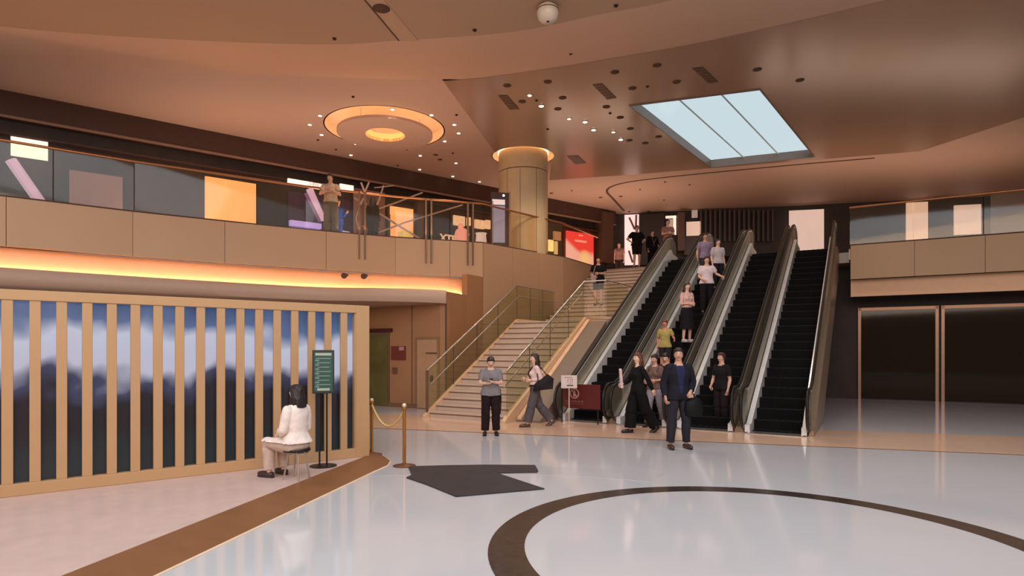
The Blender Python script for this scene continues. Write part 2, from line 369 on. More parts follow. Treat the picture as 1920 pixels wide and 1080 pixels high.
# column
colm = thing('column', 'round beige column rising to a glowing ceiling collar', 'column', (CC.x, CC.y, UP))
MB().prism(circ(CC.x, CC.y, CR, 64)[:-1], UP, 8.14).build('shaft', mat('column_panel_satin', (204, 178, 140), rough=.3, var=.03), colm, True)
MB().prism(circ(CC.x, CC.y, CR-.02, 64)[:-1], 8.14, 8.17).build('joint', M_seam, colm, True)
MB().prism(circ(CC.x, CC.y, CR, 64)[:-1], 8.17, Z2+.28).build('capital', mat('column_panel_satin', (0, 0, 0)), colm, True)
for a in (math.radians(262), math.radians(230), math.radians(300)):
    MB().box((CC.x+(CR+.001)*math.cos(a), CC.y+(CR+.001)*math.sin(a), (UP+8.14)/2), (.012, .006, 8.14-UP), (Vector((-math.sin(a), math.cos(a), 0)), Vector((math.cos(a), math.sin(a), 0)), Vector((0, 0, 1)))).build('panel_joint', M_seam, colm)
disc_ring(CC, 1.12, 1.15, Z2, Z2+.3).build('recess_wall', M_covd, colm, True)
disc_ring(CC, CR, 1.15, Z2+.3, Z2+.33).build('recess_top', M_covd, colm, True)
disc_ring(CC, CR+.005, CR+.03, Z2+.08, Z2+.12).build('light_strip', M_led, colm)

# ------------------------------------------------------------------ balcony edge, lower walls
C_ = az(905, 456, 5.15).xy; BL = az(571, 431.7, 5.15).xy; BM = az(741, 446, 5.15).xy; BM2 = az(843, 452, 5.15).xy
Q = T(8, -.08).xy; R = T(11.35, -.08).xy
LE = [(-17.5, 9.0), (-13.2, 12.2), (-9.4, 15.2)]
edge = [Vector(p) for p in LE] + [BL, BM, BM2, C_]
FZ0, FZ1 = 4.05, 5.15
bal = struct(MB().ribbon([p for p in edge], FZ0+.01, FZ1-.01, .22).build('trim_1', M_seam), 'balcony edge beam clad in tan panels')
def line_pts(pts, step):                                   # resample a polyline
    out = [Vector(pts[0])]; 
    for a, c in zip(pts[:-1], pts[1:]):
        a = Vector(a); c = Vector(c); n = max(1, round((c-a).length/step)); out += [a.lerp(c, (k+1)/n) for k in range(n)]
    return out
cuts = [edge[0], edge[0].lerp(edge[1], .5), edge[1], edge[1].lerp(edge[2], .5), edge[2], edge[2].lerp(edge[3], .5), az(611, 434.5, 5.15).xy, BM, BM2, C_]
for a, c in zip(cuts[:-1], cuts[1:]):
    d = (c-a).normalized(); nn_ = Vector((d.y, -d.x))*.035
    MB().ribbon([a+d*.006+nn_, c-d*.006+nn_], FZ0, FZ1, .05).build('fascia_panel', M_fascia, bal)
# flush stair-side wall: corner C to Q to R, down to the floor, in panels
wside = struct(MB().ribbon([C_, Q, R], 0, FZ1-.02, .25).build('wall_left', M_seam), 'tan panelled wall beside the stair')
pa = line_pts([C_, Q], 1.55)
for a, c in zip(pa[:-1], pa[1:]):
    d = (c-a).normalized(); nn_ = Vector((d.y, -d.x))*.03
    for z0, z1 in ((0, 2.55), (2.56, FZ1)):
        MB().ribbon([a+d*.004+nn_, c-d*.004+nn_], z0, z1, .04).build('wall_panel', M_wall, wside)
MB().ribbon([Q+Vector((.03, 0)), R], 2.7, FZ1, .04).build('wall_panel', M_wall, wside)
# lit recess band under the fascia, pilaster, return wall
bandp = [Vector((p.x, p.y))+Vector((-.05, .28)) for p in edge[:-1]] + [az(876, 521, 4.05).xy+Vector((0, .1))]
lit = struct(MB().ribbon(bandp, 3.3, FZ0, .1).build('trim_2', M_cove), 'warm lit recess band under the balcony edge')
D_ = Vector(ad(876, 560, 18.9).xy); K_ = T(1.8, -.8).xy
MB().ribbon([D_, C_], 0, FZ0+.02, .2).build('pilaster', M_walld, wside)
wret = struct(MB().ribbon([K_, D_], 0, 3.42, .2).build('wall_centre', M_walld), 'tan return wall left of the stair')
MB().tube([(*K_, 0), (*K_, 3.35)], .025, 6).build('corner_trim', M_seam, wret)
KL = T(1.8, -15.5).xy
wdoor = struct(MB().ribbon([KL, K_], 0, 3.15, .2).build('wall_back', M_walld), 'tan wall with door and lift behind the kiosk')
for w in (-2.05, -4.9, -7.5, -10):
    MB().box(T(1.79, w, 1.57), (.02, .01, 3.1), (PV, SV, Vector((0, 0, 1)))).build('wall_joint', M_seam, wdoor)
struct(MB().ribbon([T(1.74, -15).xy, T(1.74, -.85).xy], 0, .12, .05).build('baseboard_back', mat('skirting_stone', (120, 84, 60), rough=.4)))
# canopy over the door wall
cp = smooth_pts([(-17.5, 8.85), (-13.25, 11.95), (-9.45, 14.95), (-5.85, 17.25), (-3.9, 17.4), (-2.6, 17.45), tuple(K_+Vector((.02, -.06)))], 5)
back = [(p[0]-.1-(i*0), p[1]+3.2) for i, p in enumerate(cp)]
b = MB(); n = len(cp); prof = [(0, 3.6), (-.10, 3.5), (-.12, 3.35), (-.06, 3.22), (.06, 3.14), (.35, 3.1), (3.2, 3.08), (3.2, 3.47), (.10, 3.47), (.06, 3.6)]
vs = []
for i, p in enumerate(cp):
    t = i/(n-1); dzz = -.16*t
    end = min(1, (n-1-i)/4+.12)
    for (oy, z) in prof: vs.append((p[0], p[1]+(oy if oy < 3 else max(.3, oy*end)), z+dzz*(1 if z > 3.2 else .3)))
k = len(prof)
b.add(vs, [(i*k+j, i*k+(j+1) % k, (i+1)*k+(j+1) % k, (i+1)*k+j) for i in range(n-1) for j in range(k)]+[tuple(range(k)), tuple((n-1)*k+j for j in range(k-1, -1, -1))])
struct(b.build('trim_3', M_canopy, smooth=True), 'pale rounded canopy above the door wall')
# light strip lying on the canopy, behind its lip
strip = thing('cove_strip_light', 'warm light strip lying on the canopy under the balcony', 'light', (-5, 17.6, 3.5))
bs = [p+Vector((0, -.16)) for p in bandp[:-1]]+[bandp[-1]+Vector((-.1, -.2))]
MB().ribbon(bs, 3.49, 3.52, .05).build('light_strip', M_ledm, strip)
# two spot heads in the lit band
for px, py in ((645, 517), (682, 518)):
    q = Vector(ad(px, py, 17.75 if px < 660 else 17.95)); 
    o = thing('spotlight', 'dark round spotlight in the lit recess band, %s one' % ('left hand' if px < 660 else 'right hand'), 'spotlight', q)
    MB().tube([q+Vector((0, .3, .05)), q+Vector((0, 0, 0))], [.05, .07], 12).build('housing', M_black, o, True)
    MB().tube([q+Vector((0, -.012, 0)), q+Vector((0, .02, 0))], [.085, .085], 14).build('rim', M_seam, o, True)

# ------------------------------------------------------------------ upper floor slab
pts = [(p.x, p.y+.26) for p in edge] + [(Q.x-.2, Q.y+.16), (R.x-.1, R.y+.12)]
pts += [tuple(T(11.35, 0).xy), tuple(T(11.35, 9.1).xy), tuple(T(10.6, 9.1).xy), tuple(T(10.6, 22).xy), (26, 34), (-26, 34), (-26, 9)]
uslab = struct(MB().prism(pts, UP-.35, UP).build('floor', mat('upper_floor_stone', (170, 140, 118), rough=.25)), 'upper level floor')
# right hand balcony edge, shop wall below it
eR = [T(10.55, 9.15).xy, T(10.55, 21.5).xy]
balR = struct(MB().ribbon(eR, FZ0+.01, FZ1-.01, .2).build('trim_4', M_seam), 'balcony edge beam right of the escalators')
pr_ = line_pts(eR, 1.9)
for a, c in zip(pr_[:-1], pr_[1:]):
    d = (c-a).normalized(); nn_ = Vector((d.y, -d.x))*.035
    MB().ribbon([a+d*.006+nn_, c-d*.006+nn_], FZ0, FZ1, .05).build('fascia_panel', M_fascia, balR)
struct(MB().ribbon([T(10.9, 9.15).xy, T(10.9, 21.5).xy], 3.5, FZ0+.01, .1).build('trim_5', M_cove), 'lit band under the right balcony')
wR = struct(MB().ribbon([T(12.4, -1).xy, T(12.4, 26).xy], 0, 4.7, .2).build('wall_right', M_void), 'dark shop front wall under the right balcony')
for i in range(5):
    w0 = 9.4+i*2.4
    c = T(12.3, w0+1.1, 1.6)
    fr = MB(); 
    for dx in (-1.12, 1.12): fr.box(c+PV*dx, (.09, .09, 3.2), (PV, SV, Vector((0, 0, 1))))
    fr.box(c+Vector((0, 0, 1.55)), (2.3, .09, .1), (PV, SV, Vector((0, 0, 1))))
    fr.build('window_frame', M_trim, wR)
    MB().box(c, (2.16, .03, 3.05), (PV, SV, Vector((0, 0, 1)))).build('window_pane', M_glassd, wR)

# end walls of the hall
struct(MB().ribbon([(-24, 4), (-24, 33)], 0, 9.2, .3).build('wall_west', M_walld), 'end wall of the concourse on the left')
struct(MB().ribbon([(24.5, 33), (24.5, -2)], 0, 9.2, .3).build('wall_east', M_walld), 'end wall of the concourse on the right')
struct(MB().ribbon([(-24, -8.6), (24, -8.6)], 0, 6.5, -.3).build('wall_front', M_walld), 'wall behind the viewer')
# ------------------------------------------------------------------ balcony glass and handrail
M_rail = mat('bronze_handrail', (176, 116, 74), rough=.3, metal=.6)
def balustrade(name, label, pts, z0, zr, joints, m=M_glassb, off=.06, rail=M_rail, group=None):
    pts = [Vector((p[0], p[1])) for p in pts]
    t = thing(name, label, 'balustrade', (*pts[0], z0), group)
    off2 = [p+Vector((0, off)) for p in pts]
    MB().tube([(p.x, p.y, zr) for p in off2], .032, 8).build('handrail', rail, t, True)
    jp = line_pts(off2, joints)
    for a, c in zip(jp[:-1], jp[1:]):
        d = (c-a).normalized()
        MB().ribbon([a+d*.012, c-d*.012], z0, zr-.03, .016).build('glass_panel', m, t)
    MB().ribbon([(p.x, p.y-.02) for p in off2], z0, z0+.05, .05).build('base_channel', M_seam, t)
    return t
BR = 6.42
bt = balustrade('balcony_balustrade', 'glass balustrade with bronze handrail along left balcony', edge, FZ1, BR, 1.9)
balustrade('balcony_balustrade', 'glass balustrade with bronze handrail in front of the round column', [C_, Q, R], FZ1, BR, 1.75)
balustrade('balcony_balustrade', 'glass balustrade of the balcony right of the escalators', eR, FZ1, BR, 1.9)
# paired fins fixed to the fascia
M_fin = mat('bronze_fin', (126, 98, 76), rough=.4, metal=.5)
for px, y0, y1, lab in ((678, 372, 486, 'left'), (803, 375, 492, 'middle'), (881, 381, 498, 'right')):
    best = None
    for a, c in zip(edge[:-1], edge[1:]):
        r_ = (px-960)/F; den = (c.x-a.x)-r_*(c.y-a.y)
        k = (r_*a.y-a.x)/den
        if 0 <= k <= 1: best = a.lerp(c, k); d = (c-a).normalized()
    o = thing('balcony_post', 'pair of flat bronze posts on the tan balcony edge, %s pair of three' % lab, 'post', (best.x, best.y, 4.4), 'paired balcony posts')
    nrm = Vector((d.y, -d.x, 0))
    for s_ in (-.085, .085):
        ctr = Vector((best.x, best.y, 0))+Vector((d.x, d.y, 0))*s_+nrm*.06
        MB().box(ctr+Vector((0, 0, (4.42+BR)/2)), (.05, .045, BR-4.42), (Vector((d.x, d.y, 0)), nrm, Vector((0, 0, 1)))).build('post', M_fin, o)

# ------------------------------------------------------------------ stair
RISE, GO = .1638, .2835
stair = thing('staircase', 'wide stone staircase with glass sides rising to a landing', 'staircase', T(0, 0))
axs = (SV, PV, Vector((0, 0, 1)))
SW = 2.25
NS = 16
step_me = None
for i in range(NS):
    t0 = .05+i*GO; z = (i+1)*RISE
    L = 2.0-(0)
    if step_me is None:
        b = MB(); b.box((GO/2+.14, SW/2, -RISE/2), (GO+.28, SW, RISE-.002)); b.box((-.004, SW/2, -.022), (.03, SW, .04), mi=1)
        b.box((-.006, SW/2, -.052), (.03, SW, .022), mi=2)  # painted shadow strip below the nosing
        step_me = b.build('step', [M_stair, M_stair, M_noseshade], None); o = step_me
    else:
        o = bpy.data.objects.new('step', step_me.data); COL.objects.link(o)
    o.parent = stair
    o.matrix_basis = Matrix.LocRotScale(T(t0, 0, z)-stair.location, Matrix.Rotation(ANG_S, 4, 'Z').to_quaternion(), Vector((1, -1, 1)))
LZ = NS*RISE; LT0 = .05+NS*GO; LT1 = 6.5
def tbox(t0, t1, w0, w1, z0, z1, name, m, par):
    return MB().hexa([T(t0, w0, z0), T(t1, w0, z0), T(t1, w1, z0), T(t0, w1, z0)], [T(t0, w0, z1), T(t1, w0, z1), T(t1, w1, z1), T(t0, w1, z1)]).build(name, m, par)
tbox(LT0, LT1+.3, 0, 3.02, LZ-.25, LZ, 'landing', M_stair, stair)
N2 = 15; RISE2 = (UP-LZ)/N2; GO2 = (11.33-LT1)/N2
step2 = None
for i in range(N2-1):
    z = LZ+(i+1)*RISE2
    if step2 is None:
        b = MB(); b.box((GO2/2+.14, SW/2+.33, -RISE2/2), (GO2+.28, SW+.66, RISE2-.002)); b.box((-.004, SW/2+.33, -.022), (.03, SW+.66, .04), mi=1); b.box((-.006, SW/2+.33, -.052), (.03, SW+.66, .022), mi=2)
        step2 = b.build('step', [M_stair, M_stair, M_noseshade], None); o = step2
    else:
        o = bpy.data.objects.new('step', step2.data); COL.objects.link(o)
    o.parent = stair
    o.matrix_basis = Matrix.LocRotScale(T(LT1+i*GO2, 0, z)-stair.location, Matrix.Rotation(ANG_S, 4, 'Z').to_quaternion(), Vector((1, -1, 1)))
# stringers: solid sides under both edges
sl = RISE/GO
def stringer(w0, w1, m, top=.10, name='stringer'):
    b = MB(); P = [T(-.12, w0, 0), T(-.12, w0, .06), T(0, w0, top+.05), T(LT0, w0, LZ+top), T(LT1, w0, LZ+top), T(LT1, w0, 0)]
    return b.ext(P, PV*(w1-w0)).build(name, m, stair)
stringer(-.10, -.005, M_string); stringer(SW+.005, SW+.12, M_string)
s2 = (UP-LZ)/(11.33-LT1)
MB().ext([T(LT1+.01, 2.93, 0), T(LT1+.01, 2.93, LZ+.10), T(11.3, 2.93, UP+.1), T(11.3, 2.93, 0)], PV*.1).build('stringer', M_string, stair)
MB().ext([T(LT1+.31, .0, LZ-.3), T(LT1+.31, 0, LZ-.26), T(11.2, 0, UP-.3), T(11.2, 0, UP-.55)], PV*2.9).build('soffit', M_stair, stair)
# sides of glass
def slope_glass(w, t0, t1, za, zb, h, par, m, joints=3, mid=True, first_post=True, ext=None):
    path = [T(t0, w, za+h), T(t1, w, zb+h)] + ([T(ext, w, zb+h)] if ext else [])
    MB().tube(path, .026, 8).build('handrail', M_steel if True else None, par, True)
    if mid:
        wi = w-.07 if w > 1 else w+.07
        MB().tube([T(t0+.05, wi, za+h*.70), T(t1, wi, zb+h*.70)] + ([T(ext, wi, zb+h*.70)] if ext else []), .016, 8).build('lower_rail', M_steel, par, True)
    b0 = .11
    for k in range(joints):
        a, c = k/joints, (k+1)/joints
        ta, tb = t0+(t1-t0)*a+.012, t0+(t1-t0)*c-.012; z_a, z_b = za+(zb-za)*a, za+(zb-za)*c
        MB().ext([T(ta, w, z_a+b0), T(tb, w, z_b+b0), T(tb, w, z_b+h-.03), T(ta, w, z_a+h-.03)], PV*.015).build('glass_panel', m, par)
        if k: MB().tube([T(ta-.012, w+.007, z_a+b0), T(ta-.012, w+.007, z_a+h)], .012, 6).build('glass_joint', M_seam, par)
    if ext:
        k = max(1, round((ext-t1)/1.0))
        for q in range(k):
            ta, tb = t1+(ext-t1)*q/k+.012, t1+(ext-t1)*(q+1)/k-.012
            MB().ext([T(ta, w, zb+b0), T(tb, w, zb+b0), T(tb, w, zb+h-.03), T(ta, w, zb+h-.03)], PV*.015).build('glass_panel', m, par)
            MB().tube([T(ta-.012, w+.007, zb+b0), T(ta-.012, w+.007, zb+h)], .012, 6).build('glass_joint', M_seam, par)
bl_ = thing('stair_balustrade', 'glass stair balustrade on the left side with post at its foot', 'balustrade', T(0, -.05, 0))
slope_glass(-.06, 0, LT0, .02, LZ, 1.18, bl_, M_glass, 4, True, ext=LT1+.75)
MB().tube([T(0, -.055, 0), T(0, -.055, 1.2)], .034, 8).build('end_post', mat('bronze_post', (112, 84, 60), rough=.4, metal=.5), bl_, True)
br_ = thing('stair_balustrade', 'glass stair balustrade on the right side, next to the escalator', 'balustrade', T(0, SW+.05, 0))
slope_glass(SW+.055, 0, LT0, .02, LZ, 1.18, br_, M_glass, 4, True)
MB().tube([T(LT0, SW+.06, LZ+1.18), T(LT0+.05, 2.98, LZ+1.18)], .02, 6).build('handrail', M_steel, br_, True)
bu_ = thing('stair_balustrade', 'glass balustrade round the mid landing and upper flight', 'balustrade', T(LT0, 2.6, LZ))
MB().ext([T(LT0, SW+.15, LZ+.1), T(LT0, 2.95, LZ+.1), T(LT0, 2.95, LZ+1.1), T(LT0, SW+.15, LZ+1.1)], SV*.015).build('glass_panel', M_glassb, bu_)
MB().tube([T(LT0, 2.98, LZ+1.18), T(LT1+.5, 2.98, LZ+1.18)], .022, 6).build('handrail', M_steel, bu_, True)
MB().ext([T(LT0+.05, 2.98, LZ+.1), T(LT1, 2.98, LZ+.1), T(LT1, 2.98, LZ+1.14), T(LT0+.05, 2.98, LZ+1.14)], PV*.015).build('glass_panel', M_glass, bu_)
# grey sloping cover between stair and escalator
cov = thing('sloping_cover', 'smooth grey sloping cover between the stair and the escalator', 'cover', T(.6, 2.7))
MB().ext([T(.4, 2.38, 0), T(.4, 2.38, .05), T(LT0-.02, 2.38, LZ-.02), T(LT0-.02, 2.38, 0)], PV*.64).build('sloping_top', M_slope, cov)
MB().ext([T(.4, 2.385, .052), T(LT0-.03, 2.385, LZ-.01), T(LT0-.03, 2.385, LZ+.03), T(.4, 2.385, .1)], PV*.11).build('edge_strip', mat('edge_stone_lit_tone', (236, 190, 150), rough=.35), cov)  # warm light along the edge put into its stone colour

# ------------------------------------------------------------------ escalators
TB = 1.45; TE = TB+UP/.577; EW = 1.24; NEW0 = .80; NEW1 = TE+1.15
def step_z(t): return 0 if t < TB else (UP if t > TE else (t-TB)*.577)
def make_escalator(w0, label):
    t = thing('escalator', label, 'escalator', T(NEW0, w0, 0), 'escalators side by side')
    w1 = w0+EW
    # truss side cladding, solid to the floor
    prof = [(NEW0+.35, 0), (NEW0+.35, .12), (TB, .14), (TE, UP+.06), (NEW1-.2, UP+.06), (NEW1-.2, UP-1.0), (TE+.2, UP-1.1), (TB+2.2, 0)]
    for wa in (w0-.09, w1-.0):
        MB().ext([T(a, wa, z) for a, z in prof], PV*.09).build('side_cladding', mat('escalator_cladding', (150, 128, 108), rough=.35, metal=.3), t)
    MB().ext([T(a, w0, z-.1 if z > .05 else z) for a, z in [(NEW0+.4, 0), (NEW0+.4, .1), (TB+.1, .1), (TE, UP-.25), (NEW1-.3, UP-.25), (NEW1-.3, UP-1.0), (TE+.2, UP-1.1), (TB+2.2, 0)]], PV*EW).build('truss', M_black, t)
    # steps
    sm = None; k = 0; tt = TB-.2
    while tt < TE+.1:
        z = step_z(tt+.2)+.0
        z = min(UP, max(.02, (tt+.2-TB)*.577+.02))
        if sm is None:
            b = MB(); b.box((.21, -EW/2, -.11), (.42, EW-.24, .218))
            for g in range(7): b.box((.21, -EW/2+(g-3)*.14, .004), (.40, .05, .012))
            b.box((.012, -EW/2, -.003), (.02, EW-.24, .014), mi=1)
            so = b.build('step', [M_step, mat('step_nose_grey', (30, 25, 24), rough=.6)], None); sm = so.data
        else:
            so = bpy.data.objects.new('step', sm); COL.objects.link(so)
        so.parent = t
        so.matrix_basis = Matrix.LocRotScale(T(tt, w0, z)-t.location, Matrix.Rotation(ANG_S, 4, 'Z').to_quaternion(), Vector((1, 1, 1)))
        tt += .37; k += 1
    # comb plates
    MB().hexa([T(NEW0+.15, w0+.1, .002), T(TB-.2, w0+.1, .002), T(TB-.2, w1-.1, .002), T(NEW0+.15, w1-.1, .002)], [T(NEW0+.15, w0+.1, .02), T(TB-.2, w0+.1, .03), T(TB-.2, w1-.1, .03), T(NEW0+.15, w1-.1, .02)]).build('comb_plate', M_steel, t)
    MB().hexa([T(TE+.3, w0+.1, UP-.05), T(11.34, w0+.1, UP-.05), T(11.34, w1-.1, UP-.05), T(TE+.3, w1-.1, UP-.05)], [T(TE+.3, w0+.1, UP+.03), T(11.34, w0+.1, UP+.01), T(11.34, w1-.1, UP+.01), T(TE+.3, w1-.1, UP+.03)]).build('comb_plate', M_steel, t)
    # balustrades
    H = .86
    def rail_path(r, sh=0):                                  # handrail centre line, newel to newel
        P = []
        for q in range(9):
            a = -PI/2-PI*q/8
            P.append((NEW0+.42+math.cos(a)*.42, .52+math.sin(a)*.42))
        P += [(TB+.1, .94), (TB+.45, .94+.12), (TE-.2, UP+H-.05), (TE+.3, UP+.94)]
        for q in range(9):
            a = PI/2-PI*q/8
            P.append((NEW1-.42+math.cos(a)*.42, UP+.52+math.sin(a)*.42))
        return P
    for w in (w0, w1):
        side = 'l' if w == w0 else 'r'
        P = rail_path(0)
        MB().tube([T(a, w, z) for a, z in P], .042, 8, flat=.8).build('handrail', M_rubber, t, True)
        MB().tube([T(a, w, z-.045 if 9 <= i < 13 else z) for i, (a, z) in enumerate(P)][7:-7], .03, 6).build('rail_track', M_chrome, t, True)
        # panel sheets inside the rail loop
        lo = [(NEW0+.42, .14), (TB, .14), (TE, UP+.10), (NEW1-.42, UP+.10)]
        hi = [(a + (0.03 if i < 9 else 0), z-.03) for i, (a, z) in enumerate(P)]
        poly = [T(a, w-.008, z) for a, z in [(NEW0+.42, .14), (NEW0+.42+.0, .14)][:1]]
        outline = [(a, z) for a, z in P[1:-1]]
        def inset(a, z, c=None): return (a, z-.02)
        b = MB()
        outl = [(NEW0+.42, .15)] + [((a-(NEW0+.42))*.93+NEW0+.42, (z-.52)*.93+.52) for a, z in P[1:9]] + [(P[9][0], P[9][1]-.03)]
        bottom = [(TB+.1, .2)]
        b.ext([T(a, w-.01, z) for a, z in outl+bottom], PV*.02); b.build('glass_panel', M_glasse, t)
        segs = [TB+.1, TB+.45]+[TB+.45+(TE-.2-TB-.45)*q/5 for q in range(1, 6)]+[TE+.3]
        def top(a):
            for (a0, z0), (a1, z1) in zip(P[9:12], P[10:13]):
                if a0-1e-6 <= a <= a1+1e-6: return z0+(z1-z0)*(a-a0)/(a1-a0)
            return P[12][1]
        def bot(a): return .2+max(0, min(a, TE)-TB-.1)*(UP-.1)/(TE-TB-.1)*1.0 if a > TB+.1 else .2
        for a0, a1 in zip(segs[:-1], segs[1:]):
            MB().ext([T(a0+.006, w-.01, bot(a0)), T(a1-.006, w-.01, bot(a1)), T(a1-.006, w-.01, top(a1)-.03), T(a0+.006, w-.01, top(a0)-.03)], PV*.02).build('glass_panel', M_glasse if a0 > TB+1e9 else M_steelg, t)
        outr = [(TE+.31, UP+.12), (TE+.31, UP+.90)] + [((a-(NEW1-.42))*.93+NEW1-.42, (z-UP-.52)*.93+UP+.52) for a, z in P[13:21]] + [(NEW1-.42, UP+.12)]
        MB().ext([T(a, w-.01, z) for a, z in outr], PV*.02).build('glass_panel', M_glasse, t)
        # inner deck / skirt: bright steel band
        s_ = 1 if w == w0 else -1
        dk = [(NEW0+.30, .02), (NEW0+.30, .17), (TB+.05, .19), (TE, UP+.22), (NEW1-.3, UP+.22), (NEW1-.3, UP+.02), (TE, UP-.12), (TB+.05, .02)]
        dk = [(NEW0+.30, .02), (NEW0+.30, .17), (TB-.12, .19), (TB+.25, .42), (TE, UP+.40), (TE+.25, UP+.26), (NEW1-.3, UP+.22), (NEW1-.3, UP+.01), (TE+.1, UP-.1), (TB+.2, .02)]
        MB().ext([T(a, w+s_*.03, z) for a, z in dk], PV*(s_*.10)).build('skirt_deck', M_chrome, t)
    return t
ESC = [3.2, 4.62, 6.04, 7.46]
LABS = ['stopped escalator next to the stair, blocked by a dark red board', 'second escalator from the stair, carrying people down', 'third escalator from the stair, at the edge of the crowd', 'escalator farthest right, nearest the camera side']
e0 = make_escalator(ESC[0], LABS[0])
for w_, lab in zip(ESC[1:], LABS[1:]):
    e = copy_tree(e0, None, PV*(w_-ESC[0])); e['label'] = lab
# board across the mouth of the first escalator
q0 = T(1.02, ESC[0]+.12, 0)
brd = thing('barrier_board', 'dark red no entry board across the stopped escalator', 'barrier', T(.9, ESC[0]+.62, 0))
bz0, bz1 = .36, .93
P = []
Bt = .74
for (w_, z_) in [(ESC[0]+.24, bz0+.12), (ESC[0]+.24, bz1), (ESC[0]+1.2, bz1), (ESC[0]+1.2, bz0), (ESC[0]+.36, bz0), (ESC[0]+.27, bz0+.04)]: P.append(T(Bt, w_, z_))
MB().ext(P, SV*.025).build('board', M_red, brd)
bc = T(Bt-.004, ESC[0]+.55, .71); xa = PV
b = MB(); n = 40
for i in range(n):
    a0, a1 = 2*PI*i/n, 2*PI*(i+1)/n
    pt = lambda r, a: bc+xa*(r*math.cos(a))+Vector((0, 0, r*math.sin(a)))
    b.ext([pt(.095, a0), pt(.095, a1), pt(.12, a1), pt(.12, a0)], SV*-.004)
b.ext([bc+xa*-.075+Vector((0, 0, .065)), bc+xa*-.06+Vector((0, 0, .08)), bc+xa*.075+Vector((0, 0, -.065)), bc+xa*.06+Vector((0, 0, -.08))], SV*-.004)
b.ell(bc+Vector((0, 0, .055)), (.02, .006, .02), 10, 6); b.ext([bc+xa*-.03+Vector((0, 0, -.07)), bc+xa*-.025+Vector((0, 0, .03)), bc+xa*.025+Vector((0, 0, .03)), bc+xa*.035+Vector((0, 0, -.07))], SV*-.006)
b.build('no_entry_symbol', M_pinkprint, brd)
b = MB()
for i in range(6): b.box(T(Bt-.004, ESC[0]+.34+i*.082, .525), (.058, .004, .05), (PV, SV, Vector((0, 0, 1))))
for i in range(9): b.box(T(Bt-.004, ESC[0]+.33+i*.055, .465), (.035, .004, .02), (PV, SV, Vector((0, 0, 1))))
b.build('caption', mat('faded_caption', (104, 60, 56), rough=.6), brd)
for w_ in (ESC[0]+.2, ESC[0]+1.12): MB().tube([T(Bt+.05, w_, 0), T(Bt+.05, w_, bz1-.05)], .016, 8).build('leg', M_black, brd)
# white sign on a pole in front
ws = T(.30, ESC[0]+.10)+Vector((.0, 0, 0)); ws = Vector((az(1067, 797, 0).x, az(1067, 797, 0).y, 0))
wsg = thing('pole_sign', 'small white notice on a thin pole before the stopped escalator', 'sign', ws)
MB().tube([ws, ws+Vector((0, 0, 1.0))], .014, 8).build('pole', M_trimw, wsg)
MB().lathe(ws, [(.0, .0), (.14, 0), (.14, .012), (.02, .025)], 20).build('base', M_trimw, wsg, True)
MB().box(ws+Vector((0, -.01, 1.0)), (.37, .015, .30)).build('panel', M_white, wsg, bevel=.004)
b = MB()
for (x0, z0, w_, h_) in ((-.02, .10, .16, .02), (.02, .05, .12, .012), (-.035, .02, .012, .06), (.075, .02, .012, .10), (.02, .0, .05, .014), (.02, -.045, .10, .01)): b.box(ws+Vector((x0, -.019, 1.0+z0)), (w_, .003, h_))
b.build('print', mat('pale_red_print', (176, 120, 116), rough=.6), wsg)
MB().box(ws+Vector((.02, -.019, .915)), (.15, .003, .028)).build('print_bar', mat('dark_print', (84, 52, 58), rough=.6), wsg)

# ------------------------------------------------------------------ downlights, vents, sprinklers
def level(px, py):
    return Z2-.012 if (py > 105 and px > 829+(py-149)*.82 and py < 340-(px-1030)*.075) else Z2
dl_proto = None
def downlight(px, py, r, lit, z=None):
    z = z if z is not None else level(px, py)
    q = az(px, py, z)
    b = MB()
    o = thing('downlight', '', 'ceiling light', q)
    o['_px'] = px
    key = (r, lit)
    if key not in DLM:
        m1 = MB().lathe((0, 0, 0), [(r*1.0, -.0), (r*1.28, -.0), (r*1.28, -.012), (r*1.0, -.02)], 16).build('trim_ring', M_trimw if lit else M_seam, None, True)
        m2 = MB().ell((0, 0, -.008), (r, r, .03 if lit else .012), 14, 6).build('lens', {0: M_hole, 1: M_lens, 2: M_lensb}[lit], None, True)
        DLM[key] = (m1.data, m2.data); m1.parent = o; m2.parent = o
    else:
        for nm, me in zip(('trim_ring', 'lens'), DLM[key]):
            c = bpy.data.objects.new(nm, me); COL.objects.link(c); c.parent = o
    return o
DLM = {}
def lamp_spot(px, py, z, power, size=130):                    # light of a lit downlight, also used for added beams without a fitting
    l = bpy.data.lights.new('ceiling_spot_beam', 'SPOT'); l.energy = power; l.color = lin((255, 228, 206)); l.spot_size = math.radians(size); l.spot_blend = .6; l.shadow_soft_size = .06
    o = bpy.data.objects.new('ceiling_spot_beam', l); COL.objects.link(o); o.location = az(px, py, z); o.location.z -= .08
def where(px, py):
    if px < 700: a = 'left'
    elif px < 880: a = 'centre left'
    elif px < 1080: a = 'middle'
    else: a = 'right'
    return a
ringl = [(600, 216), (581, 233), (603, 252), (736, 204), (809, 215), (852, 233), (860, 249), (834, 264), (667, 269), (755, 274), (658, 290), (788, 291), (855, 305), (787, 317), (849, 330), (899, 340)]
for px, py in ringl:
    o = downlight(px, py, .062, 1); tag(o, 'small lit downlight in the ceiling around the glowing ring cove', None, 'lit downlights around the ring cove')
for px, py, k in ((993, 178, 1), (1015, 198, 2), (1067, 222, 1), (1097, 228, 2), (1113, 243, 2), (1150, 247, 1), (1164, 261, 2)):
    tag(downlight(px, py, .062 if k == 1 else .075, k), 'small lit downlight in the satin ceiling near the column', None, 'lit downlights in the satin ceiling')
for px, py in ((993, 178), (1067, 222), (1113, 243), (1164, 261), (736, 204), (860, 249), (1500, 180)): lamp_spot(px, py, Z2-.012, 170)  # last beam is added to light the right side, no lit fitting there
